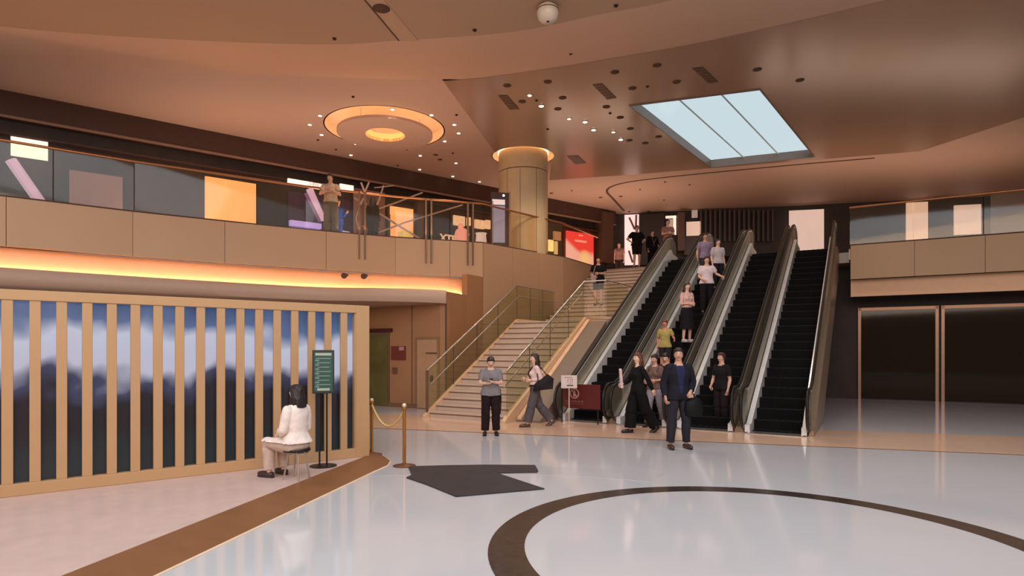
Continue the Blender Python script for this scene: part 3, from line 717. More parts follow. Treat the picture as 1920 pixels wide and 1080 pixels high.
lamp_spot(790, 115, 8.55, 170); lamp_spot(1060, 87, 8.5, 220); lamp_spot(1330, 60, 8.5, 220)  # rightmost beam is added as well, without a fitting
for px, py, zz, lab in ((790, 115, 8.60, 'large lit downlight in the pale curved band, above the ring cove'), (1060, 87, 8.56, 'large lit downlight in the pale curved band, right one under the dome')):
    tag(downlight(px, py, .10, 1, zz-.02), lab)
for px, py in ((951, 160), (1027, 153), (1153, 135), (1232, 122), (979, 190), (1055, 183), (1186, 165), (1269, 153), (1046, 204), (1137, 200), (1163, 220), (1182, 241), (1235, 256), (1210, 268), (1180, 263), (1420, 130), (1500, 150)):
    tag(downlight(px, py, .085, 0), 'unlit dark recessed downlight in the satin ceiling', None, 'unlit downlights in the satin ceiling')
for px, py in ((817, 290), (825, 299), (1126, 370), (1164, 368), (1034, 362), (1180, 397), (1216, 396)):
    tag(downlight(px, py, .07, 0, Z2), 'unlit dark recessed downlight in the far pink brown ceiling', None, 'unlit downlights in the far ceiling')
o = downlight(715, 15, .13, 0, Z1); tag(o, 'large dark downlight in the near taupe ceiling strip')
spr_me = None
for px, py, z in ((627, 72, Z1), (890, 56, Z1), (1155, 10, Z1), (797, 127, 8.66), (1070, 100, 8.6), (662, 181, Z2), (856, 215, Z2), (1006, 188, Z2-.012), (1027, 242, Z2-.012), (1214, 162, Z2-.012), (1144, 212, Z2-.012), (596, 262, Z2), (630, 280, Z2), (763, 280, Z2), (849, 287, Z2), (746, 310, Z2), (1247, 341, Z2), (1072, 357, Z2), (1200, 355, Z2), (1245, 375, Z2), (1293, 346, Z2)):
    q = az(px, py, z-.002)
    if spr_me is None:
        so = MB().lathe((0, 0, 0), [(.045, 0), (.045, -.012), (.016, -.016), (.016, -.025), (.026, -.028), (.026, -.032)], 10).build('sprinkler', M_hole, None, True); spr_me = so.data
    else: so = bpy.data.objects.new('sprinkler', spr_me); COL.objects.link(so)
    so.location = q
    tag(so, 'tiny dark sprinkler head in the %s ceiling' % ('near taupe' if z == Z1 else 'curved band of the' if z < 8.7 else 'satin' if z < 8.795 else 'pink brown main'), 'sprinkler', 'sprinklers in the %s ceiling' % ('near' if z == Z1 else 'band' if z < 8.7 else 'satin' if z < 8.795 else 'main'))
for k, quad in enumerate((((934, 179), (951, 179), (974, 205), (956, 206)), ((1111, 159), (1129, 157), (1156, 184), (1139, 187)), ((1298, 128), (1318, 126), (1347, 154), (1330, 157)), ((1063, 293), (1084, 292), (1099, 306), (1079, 308)))):
    pv = [az(x, y, ZG-.012) for x, y in quad]; c = sum(pv, Vector())/4
    o = thing('ceiling_vent', ['dark slanted ceiling vent left, above the column', 'dark slanted ceiling vent in the middle of the satin ceiling', 'dark slanted ceiling vent right, above the skylight', 'dark ceiling vent to the right of the column top'][k], 'vent', c, 'ceiling vents')
    MB().ext(pv, (0, 0, .012)).build('backing', M_vent, o)
    for i in range(6):
        t = (i+.5)/6; a, d = pv[0].lerp(pv[3], t), pv[1].lerp(pv[2], t)
        MB().ext([a+Vector((0, -.02, -.006)), d+Vector((0, -.02, -.006)), d+Vector((0, .05, -.006)), a+Vector((0, .05, -.006))], (0, 0, .006)).build('slat', mat('vent_slat', (116, 88, 68), rough=.5), o)
# dome camera hanging at top centre
q = Vector(ad(1027, 14, 11.5)); q.z = Z1
o = thing('dome_speaker', 'white dome hanging from the near ceiling at top centre', 'dome', q-Vector((0, 0, .3)))
MB().lathe(q, [(.12, 0), (.12, -.03), (.19, -.05), (.2, -.09)], 24).build('mount', M_dome, o, True)
MB().lathe(q, [(.205, -.09), (.205, -.105)], 24).build('seam_ring', M_seam, o, True)
MB().lathe(q, [(.2, -.105), (.205, -.16), (.18, -.25), (.12, -.31), (.0, -.335)], 24).build('dome', M_dome, o, True)
MB().ell(q+Vector((-.0, -.04, -.325)), (.03, .03, .012), 10, 6).build('lens', M_hole, o, True)

# ------------------------------------------------------------------ kiosk on its platform
KR = Vector((-2.23, 9.6, .08)); kd = Vector((.79, .613, 0)); kn = Vector((.613, -.79, 0))
def ku(px, off=0.0):                                          # distance leftwards from the right end at image column px
    r_ = (px-960)/F; o_ = KR - kn*off
    return (o_.x-r_*o_.y)/(kd.x-r_*kd.y)
plat = thing('platform', 'low pinkish platform with sloping brown wooden border', 'platform', (-4.5, 9.5, 0))
outer = [(-3.6, .3), (-2.33, 6.89), (-1.98, 8.7), (-1.87, 9.2), (-1.9, 9.55), (-2.05, 9.9), (-2.4, 10.5), (-3.2, 12.5)]
inn_ = [(-4.15, .3), (-2.84, 6.9), (-2.50, 8.55), (-2.36, 9.2), (-2.28, 9.6), (-2.4, 9.95), (-2.75, 10.6), (-3.5, 12.5)]
b = MB(); n = len(outer)
for i in range(n-1):
    b.add([(*outer[i], .012), (*outer[i+1], .012), (*inn_[i+1], .085), (*inn_[i], .085), (*outer[i], 0), (*outer[i+1], 0), (*inn_[i+1], 0), (*inn_[i], 0)], [(0, 1, 2, 3), (4, 5, 1, 0), (7, 6, 5, 4), (3, 2, 6, 7)])
b.build('ramp_border', M_wood, plat)
b = MB()
for i in range(n-1): 
    d = Vector(outer[i+1])-Vector(outer[i]); d.normalize(); o_ = Vector((d.y, -d.x))*.02
    b.add([(*outer[i], .0), (*outer[i+1], .0), (*(Vector(outer[i+1])+o_), 0), (*(Vector(outer[i])+o_), 0), (*outer[i], .014), (*outer[i+1], .014), (*(Vector(outer[i+1])+o_), .006), (*(Vector(outer[i])+o_), .006)], [(4, 5, 6, 7), (7, 6, 2, 3)])
b.build('edge_trim', mat('pale_edge_trim', (226, 196, 168), rough=.4), plat)
MB().prism(inn_+[(-12, 12.5), (-12, .3)], 0, .08).build('platform_top', M_platf, plat)
kio = thing('kiosk', 'cream display kiosk with vertical slats over a glowing blue screen', 'kiosk', KR)
kax = (kd, kn, Vector((0, 0, 1))); KZ = 2.43; LU = 6.2
def kbox(u0, u1, z0, z1, d0, d1, name, m, par=kio, bevel=0):  # u measured leftwards (positive), depth d behind the face
    c = KR-kd*((u0+u1)/2)-kn*((d0+d1)/2); c = Vector((c.x, c.y, (z0+z1)/2))
    return MB().box(c, (abs(u1-u0), abs(d1-d0), z1-z0), kax).build(name, m, par, bevel=bevel)
u_in = -(-ku(668)) if False else abs(ku(668)); 
kbox(0, u_in, .08, KZ, 0, .30, 'end_post', M_kiosk, bevel=.006)
kbox(u_in, LU, KZ-.12, KZ, 0, .30, 'top_beam', M_kiosk, bevel=.006)
kbox(u_in, LU, .08, .22, 0, .30, 'bottom_beam', M_kiosk, bevel=.006)
kbox(u_in, u_in+.02, .22, KZ-.12, .02, .10, 'inner_reveal', M_kiosk)
sl0 = [(abs(ku(652)), abs(ku(639))), (abs(ku(624)), abs(ku(609))), (abs(ku(592)), abs(ku(578)))]
pitch = (sl0[2][0]-sl0[0][0])/2; wd = .105
for i in range(24):
    u = sl0[0][0]+i*pitch
    if u+wd > LU: break
    kbox(u, u+wd, .22, KZ-.12, .01, .06, 'slat', M_kiosk, bevel=.004)
kbox(0, LU, .08, KZ-.02, .32, 1.9, 'body', mat('kiosk_body', (150, 116, 84), rough=.5))
# glowing screen: procedural snowy blue picture
ms = bpy.data.materials.new('snow_screen'); ms.use_nodes = True; nt = ms.node_tree; bs_ = nt.nodes['Principled BSDF']
tc = nt.nodes.new('ShaderNodeTexCoord'); sep = nt.nodes.new('ShaderNodeSeparateXYZ'); nt.links.new(tc.outputs['Object'], sep.inputs[0])
nz = nt.nodes.new('ShaderNodeTexNoise'); nz.inputs['Scale'].default_value = 1.5; nz.inputs['Detail'].default_value = 2; nt.links.new(tc.outputs['Object'], nz.inputs['Vector'])
ma = nt.nodes.new('ShaderNodeMath'); ma.operation = 'MULTIPLY_ADD'; ma.inputs[1].default_value = .9; nt.links.new(nz.outputs['Fac'], ma.inputs[0]); nt.links.new(sep.outputs['Z'], ma.inputs[2])
mr = nt.nodes.new('ShaderNodeMapRange'); mr.inputs['From Min'].default_value = .45; mr.inputs['From Max'].default_value = 2.85; nt.links.new(ma.outputs[0], mr.inputs['Value'])
cr = nt.nodes.new('ShaderNodeValToRGB'); e = cr.color_ramp.elements
e[0].position = 0; e[0].color = (*lin((16, 30, 32)), 1); e[1].position = 1; e[1].color = (*lin((40, 66, 108)), 1)
for p_, c_ in ((.16, (20, 28, 32)), (.30, (22, 14, 18)), (.45, (24, 18, 26)), (.52, (60, 62, 92)), (.59, (196, 194, 214)), (.74, (200, 202, 222)), (.83, (84, 106, 150))):
    q_ = e.new(p_); q_.color = (*lin(c_), 1)
nt.links.new(mr.outputs[0], cr.inputs[0]); nt.links.new(cr.outputs[0], bs_.inputs['Emission Color']); bs_.inputs['Emission Strength'].default_value = .95
bs_.inputs['Base Color'].default_value = (.01, .01, .012, 1); bs_.inputs['Roughness'].default_value = .3
c = KR-kn*.30
scr = kbox(u_in, LU, .22, KZ-.12, .10, .12, 'screen', ms)

# stanchions and rope
rope_ends = []
for k, (px, py) in enumerate(((758, 874), (697, 853))):
    q = az(px, py, 0)
    o = thing('rope_stanchion', ['brass rope stanchion standing on the white floor beside the charcoal mat', 'brass rope stanchion beside the right end of the kiosk'][k], 'stanchion', q)
    MB().lathe(q, [(0, 0), (.17, 0), (.17, .012), (.05, .03), (.028, .05)], 24).build('base', mat('dark_brass', (120, 84, 56), rough=.35, metal=.6), o, True)
    MB().lathe(q, [(.026, .03), (.026, .84), (.04, .85), (.04, .87), (.02, .88)], 16).build('pole', M_brass, o, True)
    MB().ell(q+Vector((0, 0, .91)), (.035, .035, .035), 12, 8).build('ball_finial', mat('pale_brass', (240, 214, 180), rough=.2, metal=.5), o, True)
    rope_ends.append(q+Vector((0, 0, .84)))
a, c = rope_ends[1], rope_ends[0]; P = []
for i in range(17):
    t = i/16; p_ = a.lerp(c, t); p_.z -= .30*(1-(2*t-1)**2); P.append(p_)
o = MB().tube(P, .017, 8).build('barrier_rope', M_rope, None, True); solo(o, 'yellow rope hanging between the two brass stanchions', 'rope')
# green sign stand
q = az(606, 874, .08); gs = thing('sign_stand', 'dark green notice board on two thin legs before the kiosk', 'sign', q)
ex = Vector((.93, .36, 0)).normalized(); ey = Vector((.36, -.93, 0)).normalized(); gax = (ex, ey, Vector((0, 0, 1)))
MB().lathe(q, [(0, 0), (.19, 0), (.19, .01), (.03, .02)], 24).build('base', M_black, gs, True)
for s_ in (-.05, .05): MB().tube([q+ex*s_, q+ex*s_+Vector((0, 0, 1.04))], .013, 8).build('leg', M_black, gs)
pc = q+Vector((0, 0, 1.35))+ey*.02
b = MB(); b.box(pc, (.30, .04, .62), gax); b.build('frame', mat('dark_frame', (42, 48, 44), rough=.35), gs, bevel=.006)
MB().box(pc+ey*.023, (.25, .006, .56), gax).build('board', M_greensign, gs)
b = MB()
b.box(pc+ey*.028+Vector((0, 0, .25)), (.22, .004, .035), gax); b.box(pc+ey*.028-Vector((0, 0, .25)), (.17, .004, .035), gax); b.build('header_strip', mat('pale_header', (166, 172, 152), rough=.5), gs)['kind'] = 'stuff'
b = MB()
for i in range(7):
    z_ = .19-i*.062; b.box(pc+ey*.028+Vector((0, 0, z_)), (.20-(i % 3)*.02, .003, .014), gax); b.box(pc+ey*.028-ex*.085+Vector((0, 0, z_-.028)), (.05, .003, .022), gax)
b.build('print_lines', M_greenlt, gs)

# charcoal mat, crumpled edge at the back
mp = [az(x, y, 0) for x, y in ((765, 876), (840, 874), (905, 873), (1003, 873.5), (1009, 884), (1007, 887), (932, 888.5), (1021, 918), (855, 932.5), (800, 910), (762, 897), (772, 892))]
o = MB().prism([(p.x, p.y) for p in mp], .002, .016).build('floor_mat', M_mat); 
solo(o, 'charcoal floor mat with a notched right side on white floor', 'mat')

# ------------------------------------------------------------------ door wall things
def wall_px(px, off=.0):                                      # w on the door wall (t = 1.8-off) at image column px
    r_ = (px-960)/F; o_ = T(1.8-off, 0); return (r_*o_.y-o_.x)/(PV.x-r_*PV.y)
def wz(px, py, off=0.0):
    p_ = T(1.8-off, wall_px(px, off)); return EYE-(py-HY)*p_.y/F
def wbox(px0, px1, py0, py1, off, th, name, m, par, bevel=0, z0=None, z1=None):
    w0, w1 = wall_px(px0, off), wall_px(px1, off); pm = (px0+px1)/2
    z0 = wz(pm, py1, off) if z0 is None else z0; z1 = wz(pm, py0, off) if z1 is None else z1
    return MB().box(T(1.8-off+th/2, (w0+w1)/2, (z0+z1)/2), (w1-w0, th, z1-z0), (PV, SV, Vector((0, 0, 1)))).build(name, m, par, bevel=bevel)
d1 = struct(wbox(778, 824, 632, 769, .04, .05, 'door_1', mat('door_surround', (136, 98, 70), rough=.5), None, z0=0.0), 'tan door set in the wall beside the stair')
wbox(782, 819, 637, 767, .07, .05, 'door_leaf', mat('door_leaf', (170, 130, 96), rough=.5), d1, z0=.02)
wbox(798, 818, 661, 663, .10, .03, 'door_closer', M_seam, d1); wbox(806, 810, 704, 716, .12, .05, 'door_handle', M_seam, d1)
o = thing('lift_door', 'dark olive glass door in tan wall next to the kiosk', 'door', T(1.7, wall_px(712), 0))
wbox(682, 729, 624, 762, .05, .05, 'frame', M_trim, o, z0=0.0); wbox(690, 726, 629, 760, .08, .04, 'glass_leaf', mat('olive_glass', (96, 86, 48), rough=.15, var=.3, scale=1.2), o, z0=.04)
wbox(688, 732, 616, 622, .12, .1, 'lintel', mat('dark_red_lintel', (70, 26, 14), rough=.4), o)
o = thing('wall_notice', 'dark red square notice on the tan wall by the lift', 'notice', T(1.7, wall_px(747), wz(747, 675)))
wbox(733, 760, 649, 675, .03, .03, 'panel', M_redwall, o); wbox(748, 757, 650, 657, .035, .005, 'print', M_pinkprint, o)
o = wbox(735, 744, 689, 701, .03, .03, 'call_panel', mat('call_panel_brown', (110, 72, 52), rough=.4), None); solo(o, 'small brown call panel under the red wall notice', 'panel')

# ------------------------------------------------------------------ upper level shop front
S0, S1 = Vector((-7.06, 22.3)), Vector((5.57, 32.0)); SD = (S1-S0).normalized(); SN = Vector((SD.y, -SD.x))
G0, G1 = Vector((5.57, 32.0)), Vector((22, 28.2)); GD = (G1-G0).normalized(); GN = Vector((GD.y, -GD.x))
def on(line, px, off):
    P0, D, N = line; o_ = P0+N*off; r_ = (px-960)/F
    k = (r_*o_.y-o_.x)/(D.x-r_*D.y); return o_+D*k, D, N
LS = (S0, SD, SN); LG = (G0, GD, GN)
def fbox(px0, px1, py0, py1, off, th, name, m, par=None, line=LS, slant=True, bevel=0):
    a, D, N = on(line, px0, off); c, _, _ = on(line, px1, off)
    za = EYE-(py0-HY)*a.y/F; zb = EYE-(py1-HY)*a.y/F
    zb = max(zb, UP+.01)
    if zb > za: zb = za-.1
    A_, C2 = Vector((*a, 0)), Vector((*c, 0)); nb = Vector((*(-N*th), 0))
    b = MB().hexa([A_+Vector((0, 0, zb)), C2+Vector((0, 0, zb)), C2+nb+Vector((0, 0, zb)), A_+nb+Vector((0, 0, zb))], [A_+Vector((0, 0, za)), C2+Vector((0, 0, za)), C2+nb+Vector((0, 0, za)), A_+nb+Vector((0, 0, za))])
    return b.build(name, m, par, bevel=bevel)
def fz(px, py, off=0, line=LS): a, D, N = on(line, px, off); return EYE-(py-HY)*a.y/F
def fthing(name, label, cat, px, off=.2, line=LS, group=None, z=UP):
    a, D, N = on(line, px, off); return thing(name, label, cat, (a.x, a.y, z), group)
SL = S0-SD*16
wu = struct(MB().ribbon([SL, S1], UP, Z2, .3).build('wall_back', M_void), 'dark shop fronts along the upper level')
fa = S0-SD*16+SN*.35; fb = S1+SN*.35
MB().ribbon([fa, fb-SD*.6], 8.12, Z2, .35).build('shop_fascia', M_brown, wu)
MB().ribbon([fa+SN*.03, fb-SD*.6+SN*.03], 8.06, 8.13, .05).build('fascia_trim', mat('fascia_trim_grey', (142, 110, 94), rough=.4), wu)
MB().ribbon([fa, fb-SD*.6], 7.62, 7.66, .1).build('fascia_trim', M_brown, wu)
wfar = struct(MB().ribbon([G0-GD*.3, G1], UP, Z2+.3, .3).build('wall_far', M_void), 'dark shop fronts beyond the escalator tops')
# end column of the facade
fbox(1130, 1150, 396, 492, .5, .5, 'pilaster', mat('brown_pilaster', (92, 62, 48), rough=.5), wu)
def em(name, rgb, es, var=.1, scale=2): return mat(name, rgb, rough=.5, emit=rgb, es=es, var=var, scale=scale)
# white lit shop sign: glowing letters
sg = fthing('shop_sign', 'row of glowing white sign letters behind the leaning man', 'sign', 615, .4, z=7.5)
a, D, N = on(LS, 566, .45); c, _, _ = on(LS, 606, .45)
fbox(540, 606, 334, 345, .40, .08, 'sign_band', em('sign_white_glow', (255, 232, 214), 1.25), sg); fbox(638, 663, 344, 356.5, .40, .08, 'sign_band', MATS['sign_white_glow'], sg)
for i, ch in enumerate('HEROR'):
    p_ = a.lerp(c, .45+.125*i); text('letter', ch, .22, mat('sign_letter_dim', (226, 190, 170), rough=.6, emit=(226, 190, 172), es=.6), (p_.x, p_.y, fz(540, 339.5, .4)), Vector((*D, 0)), (0, 0, 1), sg, .01)
# purple display: slanted beam, horizontal bar
pu = fthing('purple_display', 'purple lit window display with a slanted glowing beam', 'display', 590, .3)
def beam(px0, py0, px1, py1, r, off, name, m, par, line=LS, off2=None):
    a, D, N = on(line, px0, off); c, _, _ = on(line, px1, off if off2 is None else off2)
    za = EYE-(py0-HY)*a.y/F; zc = EYE-(py1-HY)*c.y/F
    return MB().tube([(a.x, a.y, max(za, UP)), (c.x, c.y, max(zc, UP))], r, 6).build(name, m, par, True)
M_pur = em('purple_beam', (190, 160, 190), .8); M_purb = em('violet_bar', (170, 150, 220), .9)
fbox(540, 660, 358, 440, .06, .05, 'backdrop', mat('purple_black', (50, 30, 44), rough=.6, emit=(60, 34, 56), es=.35), pu)
beam(580, 354, 606, 414, .13, .3, 'slanted_beam', M_pur, pu); beam(573, 362, 600, 416, .06, .32, 'slanted_beam', em('dim_purple_beam', (120, 88, 120), .5), pu)
fbox(545, 603, 412, 422, .3, .2, 'glowing_bar', M_purb, pu); fbox(545, 603, 424, 434, .34, .2, 'glowing_bar', em('violet_dim', (110, 90, 150), .6), pu)
beam(625, 432, 655, 438, .07, .5, 'floor_strip', M_pur, pu)
# metal truss figures in front of the shops
tr = fthing('metal_truss', 'crossing pale metal rods of a window truss beside the lit doorway', 'truss', 705, .9)
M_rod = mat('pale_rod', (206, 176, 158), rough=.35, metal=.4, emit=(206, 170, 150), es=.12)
for (x0, y0, x1, y1, r) in ((677, 342, 684, 360, .035), (692, 342, 684, 360, .035), (719, 348, 712, 372, .03), (712, 372, 703, 395, .035), (703, 395, 760, 431, .04), (760, 431, 790, 449, .04),
                            (705, 393, 748, 378, .03), (748, 378, 792, 361, .03), (705, 438, 760, 417, .03), (760, 417, 867, 384, .03), (702, 352, 738, 348, .02), (664, 371, 676, 379, .03), (676, 379, 668, 410, .025),
                            (668, 410, 674, 436, .03), (680, 424, 684, 428, .03), (681, 372, 676, 384, .03), (681, 372, 687, 384, .03)):
    beam(x0, y0, x1, y1, r, .9, 'rod', M_rod, tr)
cl = fthing('shop_window_display', 'pinkish brown cluttered shop window left of the lit doorway', 'display', 690, .2)
fbox(664, 722, 352, 440, .12, .1, 'backdrop', mat('pinkish_brown_backdrop', (110, 74, 62), rough=.5, emit=(120, 80, 66), es=.3, var=.3, scale=3), cl)
fbox(664, 676, 362, 440, .25, .1, 'side_panel', mat('mauve_panel', (130, 98, 92), rough=.5, emit=(130, 96, 90), es=.3), cl)
# warm lit doorway with yellow box
dw = fthing('lit_doorway', 'warm orange lit shop doorway on the upper level', 'doorway', 754, .3)
fbox(727, 781, 380, 448, .16, .12, 'door_frame', M_brown, dw)
fbox(733, 775, 386, 446, .22, .06, 'glowing_wall', em('warm_glow', (240, 168, 104), .85, .06, 1.2), dw)
fbox(733, 775, 386, 401, .30, .1, 'header_panel', em('warm_header', (246, 184, 118), .9), dw)
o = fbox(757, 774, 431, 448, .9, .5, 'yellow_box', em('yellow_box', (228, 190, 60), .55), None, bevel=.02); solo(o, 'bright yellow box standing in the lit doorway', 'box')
fbox(784, 796, 374, 450, .3, .3, 'wall_pier', mat('grey_brown_pier', (98, 76, 60), rough=.5), wu)
fbox(812, 850, 385, 455, .2, .1, 'dark_panel', mat('near_black_panel', (40, 24, 18), rough=.4), wu)
# lit shelf shop
sh = fthing('shelf_display', 'dark shop wall with small cream lit shelf niches', 'shelving', 890, .3)
fbox(848, 938, 392, 458, .15, .1, 'back_panel', mat('shelf_back', (62, 34, 28), rough=.5), sh)
M_cr = em('cream_niche', (226, 186, 148), .8, .25, 6)
for x0, x1, y0, y1 in ((851, 872, 403, 421), (877, 883, 407, 422), (892, 909, 411, 427), (912, 920, 412, 428)):
    fbox(x0, x1, y0, y1, .28, .12, 'lit_niche', M_cr, sh)
o = fthing('mannequin_bust', 'pinkish lit bust in front of the dark shelves', 'mannequin', 866, 1.2, z=UP)
a, D, N = on(LS, 866, 1.2); zb_ = fz(866, 437, 1.2)
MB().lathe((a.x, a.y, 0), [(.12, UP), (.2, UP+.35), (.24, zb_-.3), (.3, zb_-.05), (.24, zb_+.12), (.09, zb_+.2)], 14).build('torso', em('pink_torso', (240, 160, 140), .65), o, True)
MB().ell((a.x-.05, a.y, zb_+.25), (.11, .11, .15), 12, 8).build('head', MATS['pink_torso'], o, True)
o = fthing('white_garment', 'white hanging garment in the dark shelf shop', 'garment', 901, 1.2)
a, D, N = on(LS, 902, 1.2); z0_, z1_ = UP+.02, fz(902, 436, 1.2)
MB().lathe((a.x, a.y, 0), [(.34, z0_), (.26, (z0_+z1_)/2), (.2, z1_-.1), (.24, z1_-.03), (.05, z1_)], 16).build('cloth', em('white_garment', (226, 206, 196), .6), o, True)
o = fthing('shop_letters', 'low pale letters in the dark shop window', 'sign', 838, .6, z=6.2)
a, D, N = on(LS, 841, .6)
text('letter', 'XTR', .42, em('pale_letters', (206, 176, 140), .8), (a.x, a.y, fz(841, 448, .6)), Vector((*D, 0)), (0, 0, 1), o, .02, bold=.01)
# advertising totem by the column
q = Vector(ad(937, 455, 20.9)); q.z = UP
to = thing('screen_totem', 'tall grey blue advertising screen beside the round column', 'screen', q)
tx = Vector((.98, .2, 0)).normalized(); ty = Vector((.2, -.98, 0)).normalized(); tax = (tx, ty, Vector((0, 0, 1)))
MB().box(q+Vector((0, 0, 1.02)), (.62, .12, 2.04), tax).build('housing', mat('totem_housing', (70, 54, 54), rough=.3, metal=.4), to, bevel=.02)
MB().box(q+tx*-.05+ty*.062+Vector((0, 0, .95)), (.44, .01, 1.25), tax).build('screen', mat('totem_screen', (130, 126, 150), rough=.15, emit=(124, 120, 146), es=.75, var=.12, scale=1), to)
MB().box(q+tx*-.05+ty*.062+Vector((0, 0, 1.70)), (.44, .01, .18), tax).build('header_screen', mat('totem_header', (200, 180, 180), rough=.15, emit=(210, 190, 190), es=.8), to)
MB().box(q+tx*-.25+ty*.07+Vector((0, 0, .98)), (.03, .02, 1.5), tax).build('edge_strip', mat('totem_edge', (140, 130, 140), rough=.3), to)
MB().box(q+tx*.33+Vector((0, 0, 1.02)), (.06, .16, 2.06), tax).build('side_frame', M_trim, to)
MB().ell(q+tx*.12+ty*.075+Vector((0, 0, 1.93)), (.035, .02, .035), 10, 6).build('lamp', M_lens, to)
# shop right of the column
o = fthing('shop_window_display', 'olive shop window with small yellow lit shelf right of the column', 'display', 1040, .3)
fbox(1028, 1058, 418, 490, .15, .1, 'backdrop', M_voidg, o); fbox(1029, 1038, 449, 470, .3, .1, 'lit_item', em('yellow_item', (232, 206, 130), .85, .3, 5), o); fbox(1041, 1046, 452, 476, .3, .1, 'lit_item', em('cream_item', (190, 166, 120), .6), o)
fbox(1039, 1052, 433, 449, .3, .1, 'shelf_box', em('peach_item', (170, 122, 90), .45), o)
# red poster lightbox
po = fthing('poster_lightbox', 'bright red and pink advertising lightbox on the upper level', 'poster', 1087, .3)
fbox(1056, 1117, 425, 500, .2, .1, 'frame', mat('dark_red_frame', (80, 20, 12), rough=.4), po)
mp_ = bpy.data.materials.new('red_poster'); mp_.use_nodes = True; nt = mp_.node_tree; bb = nt.nodes['Principled BSDF']
tc = nt.nodes.new('ShaderNodeTexCoord'); sp = nt.nodes.new('ShaderNodeSeparateXYZ'); nt.links.new(tc.outputs['Generated'], sp.inputs[0])
def mth(op, a, b_=None, c=None):
    n_ = nt.nodes.new('ShaderNodeMath'); n_.operation = op
    for i, v in enumerate((a, b_, c)):
        if v is None: continue
        if isinstance(v, (int, float)): n_.inputs[i].default_value = v
        else: nt.links.new(v, n_.inputs[i])
    return n_.outputs[0]
gx, gz = sp.outputs['X'], sp.outputs['Z']
d_ = mth('SUBTRACT', gz, mth('SUBTRACT', .72, mth('MULTIPLY', gx, .75)))        # diagonal fold of pink cloth
fac = mth('SMOOTH_MAX', 0.0, mth('MINIMUM', mth('MULTIPLY', mth('ADD', d_, .06), 7.0), 1.0), .05)
fac2 = mth('MINIMUM', mth('MAXIMUM', mth('MULTIPLY', mth('SUBTRACT', gz, .28), 5.0), 0.0), 1.0)
facs = mth('MULTIPLY', fac, fac2)
mx = nt.nodes.new('ShaderNodeMix'); mx.data_type = 'RGBA'; nt.links.new(facs, mx.inputs[0]); mx.inputs[6].default_value = (*lin((250, 178, 160)), 1); mx.inputs[7].default_value = (*lin((246, 62, 54)), 1)
dx = mth('MULTIPLY', mth('SUBTRACT', gx, .68), 4.2); dz_ = mth('MULTIPLY', mth('SUBTRACT', gz, .22), 3.4)
g_ = mth('MAXIMUM', 0.0, mth('SUBTRACT', 1.0, mth('ADD', mth('MULTIPLY', dx, dx), mth('MULTIPLY', dz_, dz_))))
mx2 = nt.nodes.new('ShaderNodeMix'); mx2.data_type = 'RGBA'; nt.links.new(g_, mx2.inputs[0]); nt.links.new(mx.outputs[2], mx2.inputs[6]); mx2.inputs[7].default_value = (*lin((255, 200, 130)), 1)
nt.links.new(mx2.outputs[2], bb.inputs['Emission Color']); bb.inputs['Emission Strength'].default_value = 1.1; bb.inputs['Base Color'].default_value = (.05, .02, .02, 1)
fbox(1062, 1113, 432, 494, .28, .05, 'poster', mp_, po)
fbox(1079, 1100, 449, 452.5, .33, .03, 'print_line', em('poster_print', (255, 140, 130), 1.0), po); fbox(1086, 1093, 440, 442, .33, .03, 'print_line', MATS['poster_print'], po)
fbox(1118, 1132, 432, 495, .2, .12, 'window_panel', M_voidg, wu)
# far shops beyond the escalators
w1 = fthing('lit_shopfront', 'tall pinkish white lit shop window behind the man in black', 'shop window', 1184, .2, LG)
fbox(1171, 1198, 403, 497, .2, .1, 'glowing_window', em('pink_white_window', (246, 216, 210), .98, .08, .8), w1, LG)
beam(1180, 408, 1190, 430, .05, .32, 'bar', mat('brown_bar', (130, 90, 84), rough=.5), w1, LG); beam(1193, 403, 1192, 430, .05, .32, 'bar', MATS['brown_bar'], w1, LG); beam(1179, 470, 1186, 492, .05, .32, 'bar', MATS['brown_bar'], w1, LG)
fbox(1199, 1246, 402, 497, .4, .3, 'dark_shutter', mat('dark_brown_shutter', (40, 22, 18), rough=.5), wfar, LG)
w2 = fthing('lit_shopfront', 'narrow white lit shop opening above the first escalator top', 'shop window', 1258, .3, LG)
fbox(1247, 1269, 403, 441, .3, .1, 'frame', M_void, w2, LG); fbox(1248, 1268, 405, 409, .4, .1, 'glowing_header', em('cream_glow', (250, 226, 206), 1.0), w2, LG); fbox(1262, 1268, 405, 440, .4, .1, 'glowing_edge', MATS['cream_glow'], w2, LG)
fbox(1252, 1261, 411, 438, .38, .1, 'glowing_panel', em('beige_glow', (190, 160, 140), .6), w2, LG)
fbox(1271, 1284, 398, 470, .9, .6, 'pillar', mat('brown_pilaster', (0, 0, 0)), wfar, LG)
w3 = fthing('lit_shopfront', 'beige lit shop window over a dark red panel at the right', 'shop window', 1300, .3, LG)
fbox(1287, 1314, 416, 442, .35, .1, 'glowing_panel', em('beige_bright', (220, 186, 164), .85), w3, LG); fbox(1297, 1308, 394, 408, .35, .1, 'glowing_sign', em('grey_sign', (170, 146, 136), .7), w3, LG)
fbox(1283, 1316, 443, 478, .45, .2, 'dark_red_panel', mat('maroon_panel', (72, 34, 32), rough=.4), w3, LG)
for i in range(16):
    x0 = 1312+i*9
    fbox(x0, x0+4, 393, 452, .35, .15, 'fin', mat('brown_fin', (70, 48, 42), rough=.5), wfar, LG)
w4 = fthing('lit_shopfront', 'pale lit shop window far right on the upper level', 'shop window', 1500, .3, LG)
fbox(1480, 1545, 395, 470, .35, .1, 'glowing_panel', em('pale_glow', (220, 190, 176), .8), w4, LG)
w5 = fthing('lit_shopfront', 'narrow cream lit shop window at the extreme right', 'shop window', 1760, .3, LG)
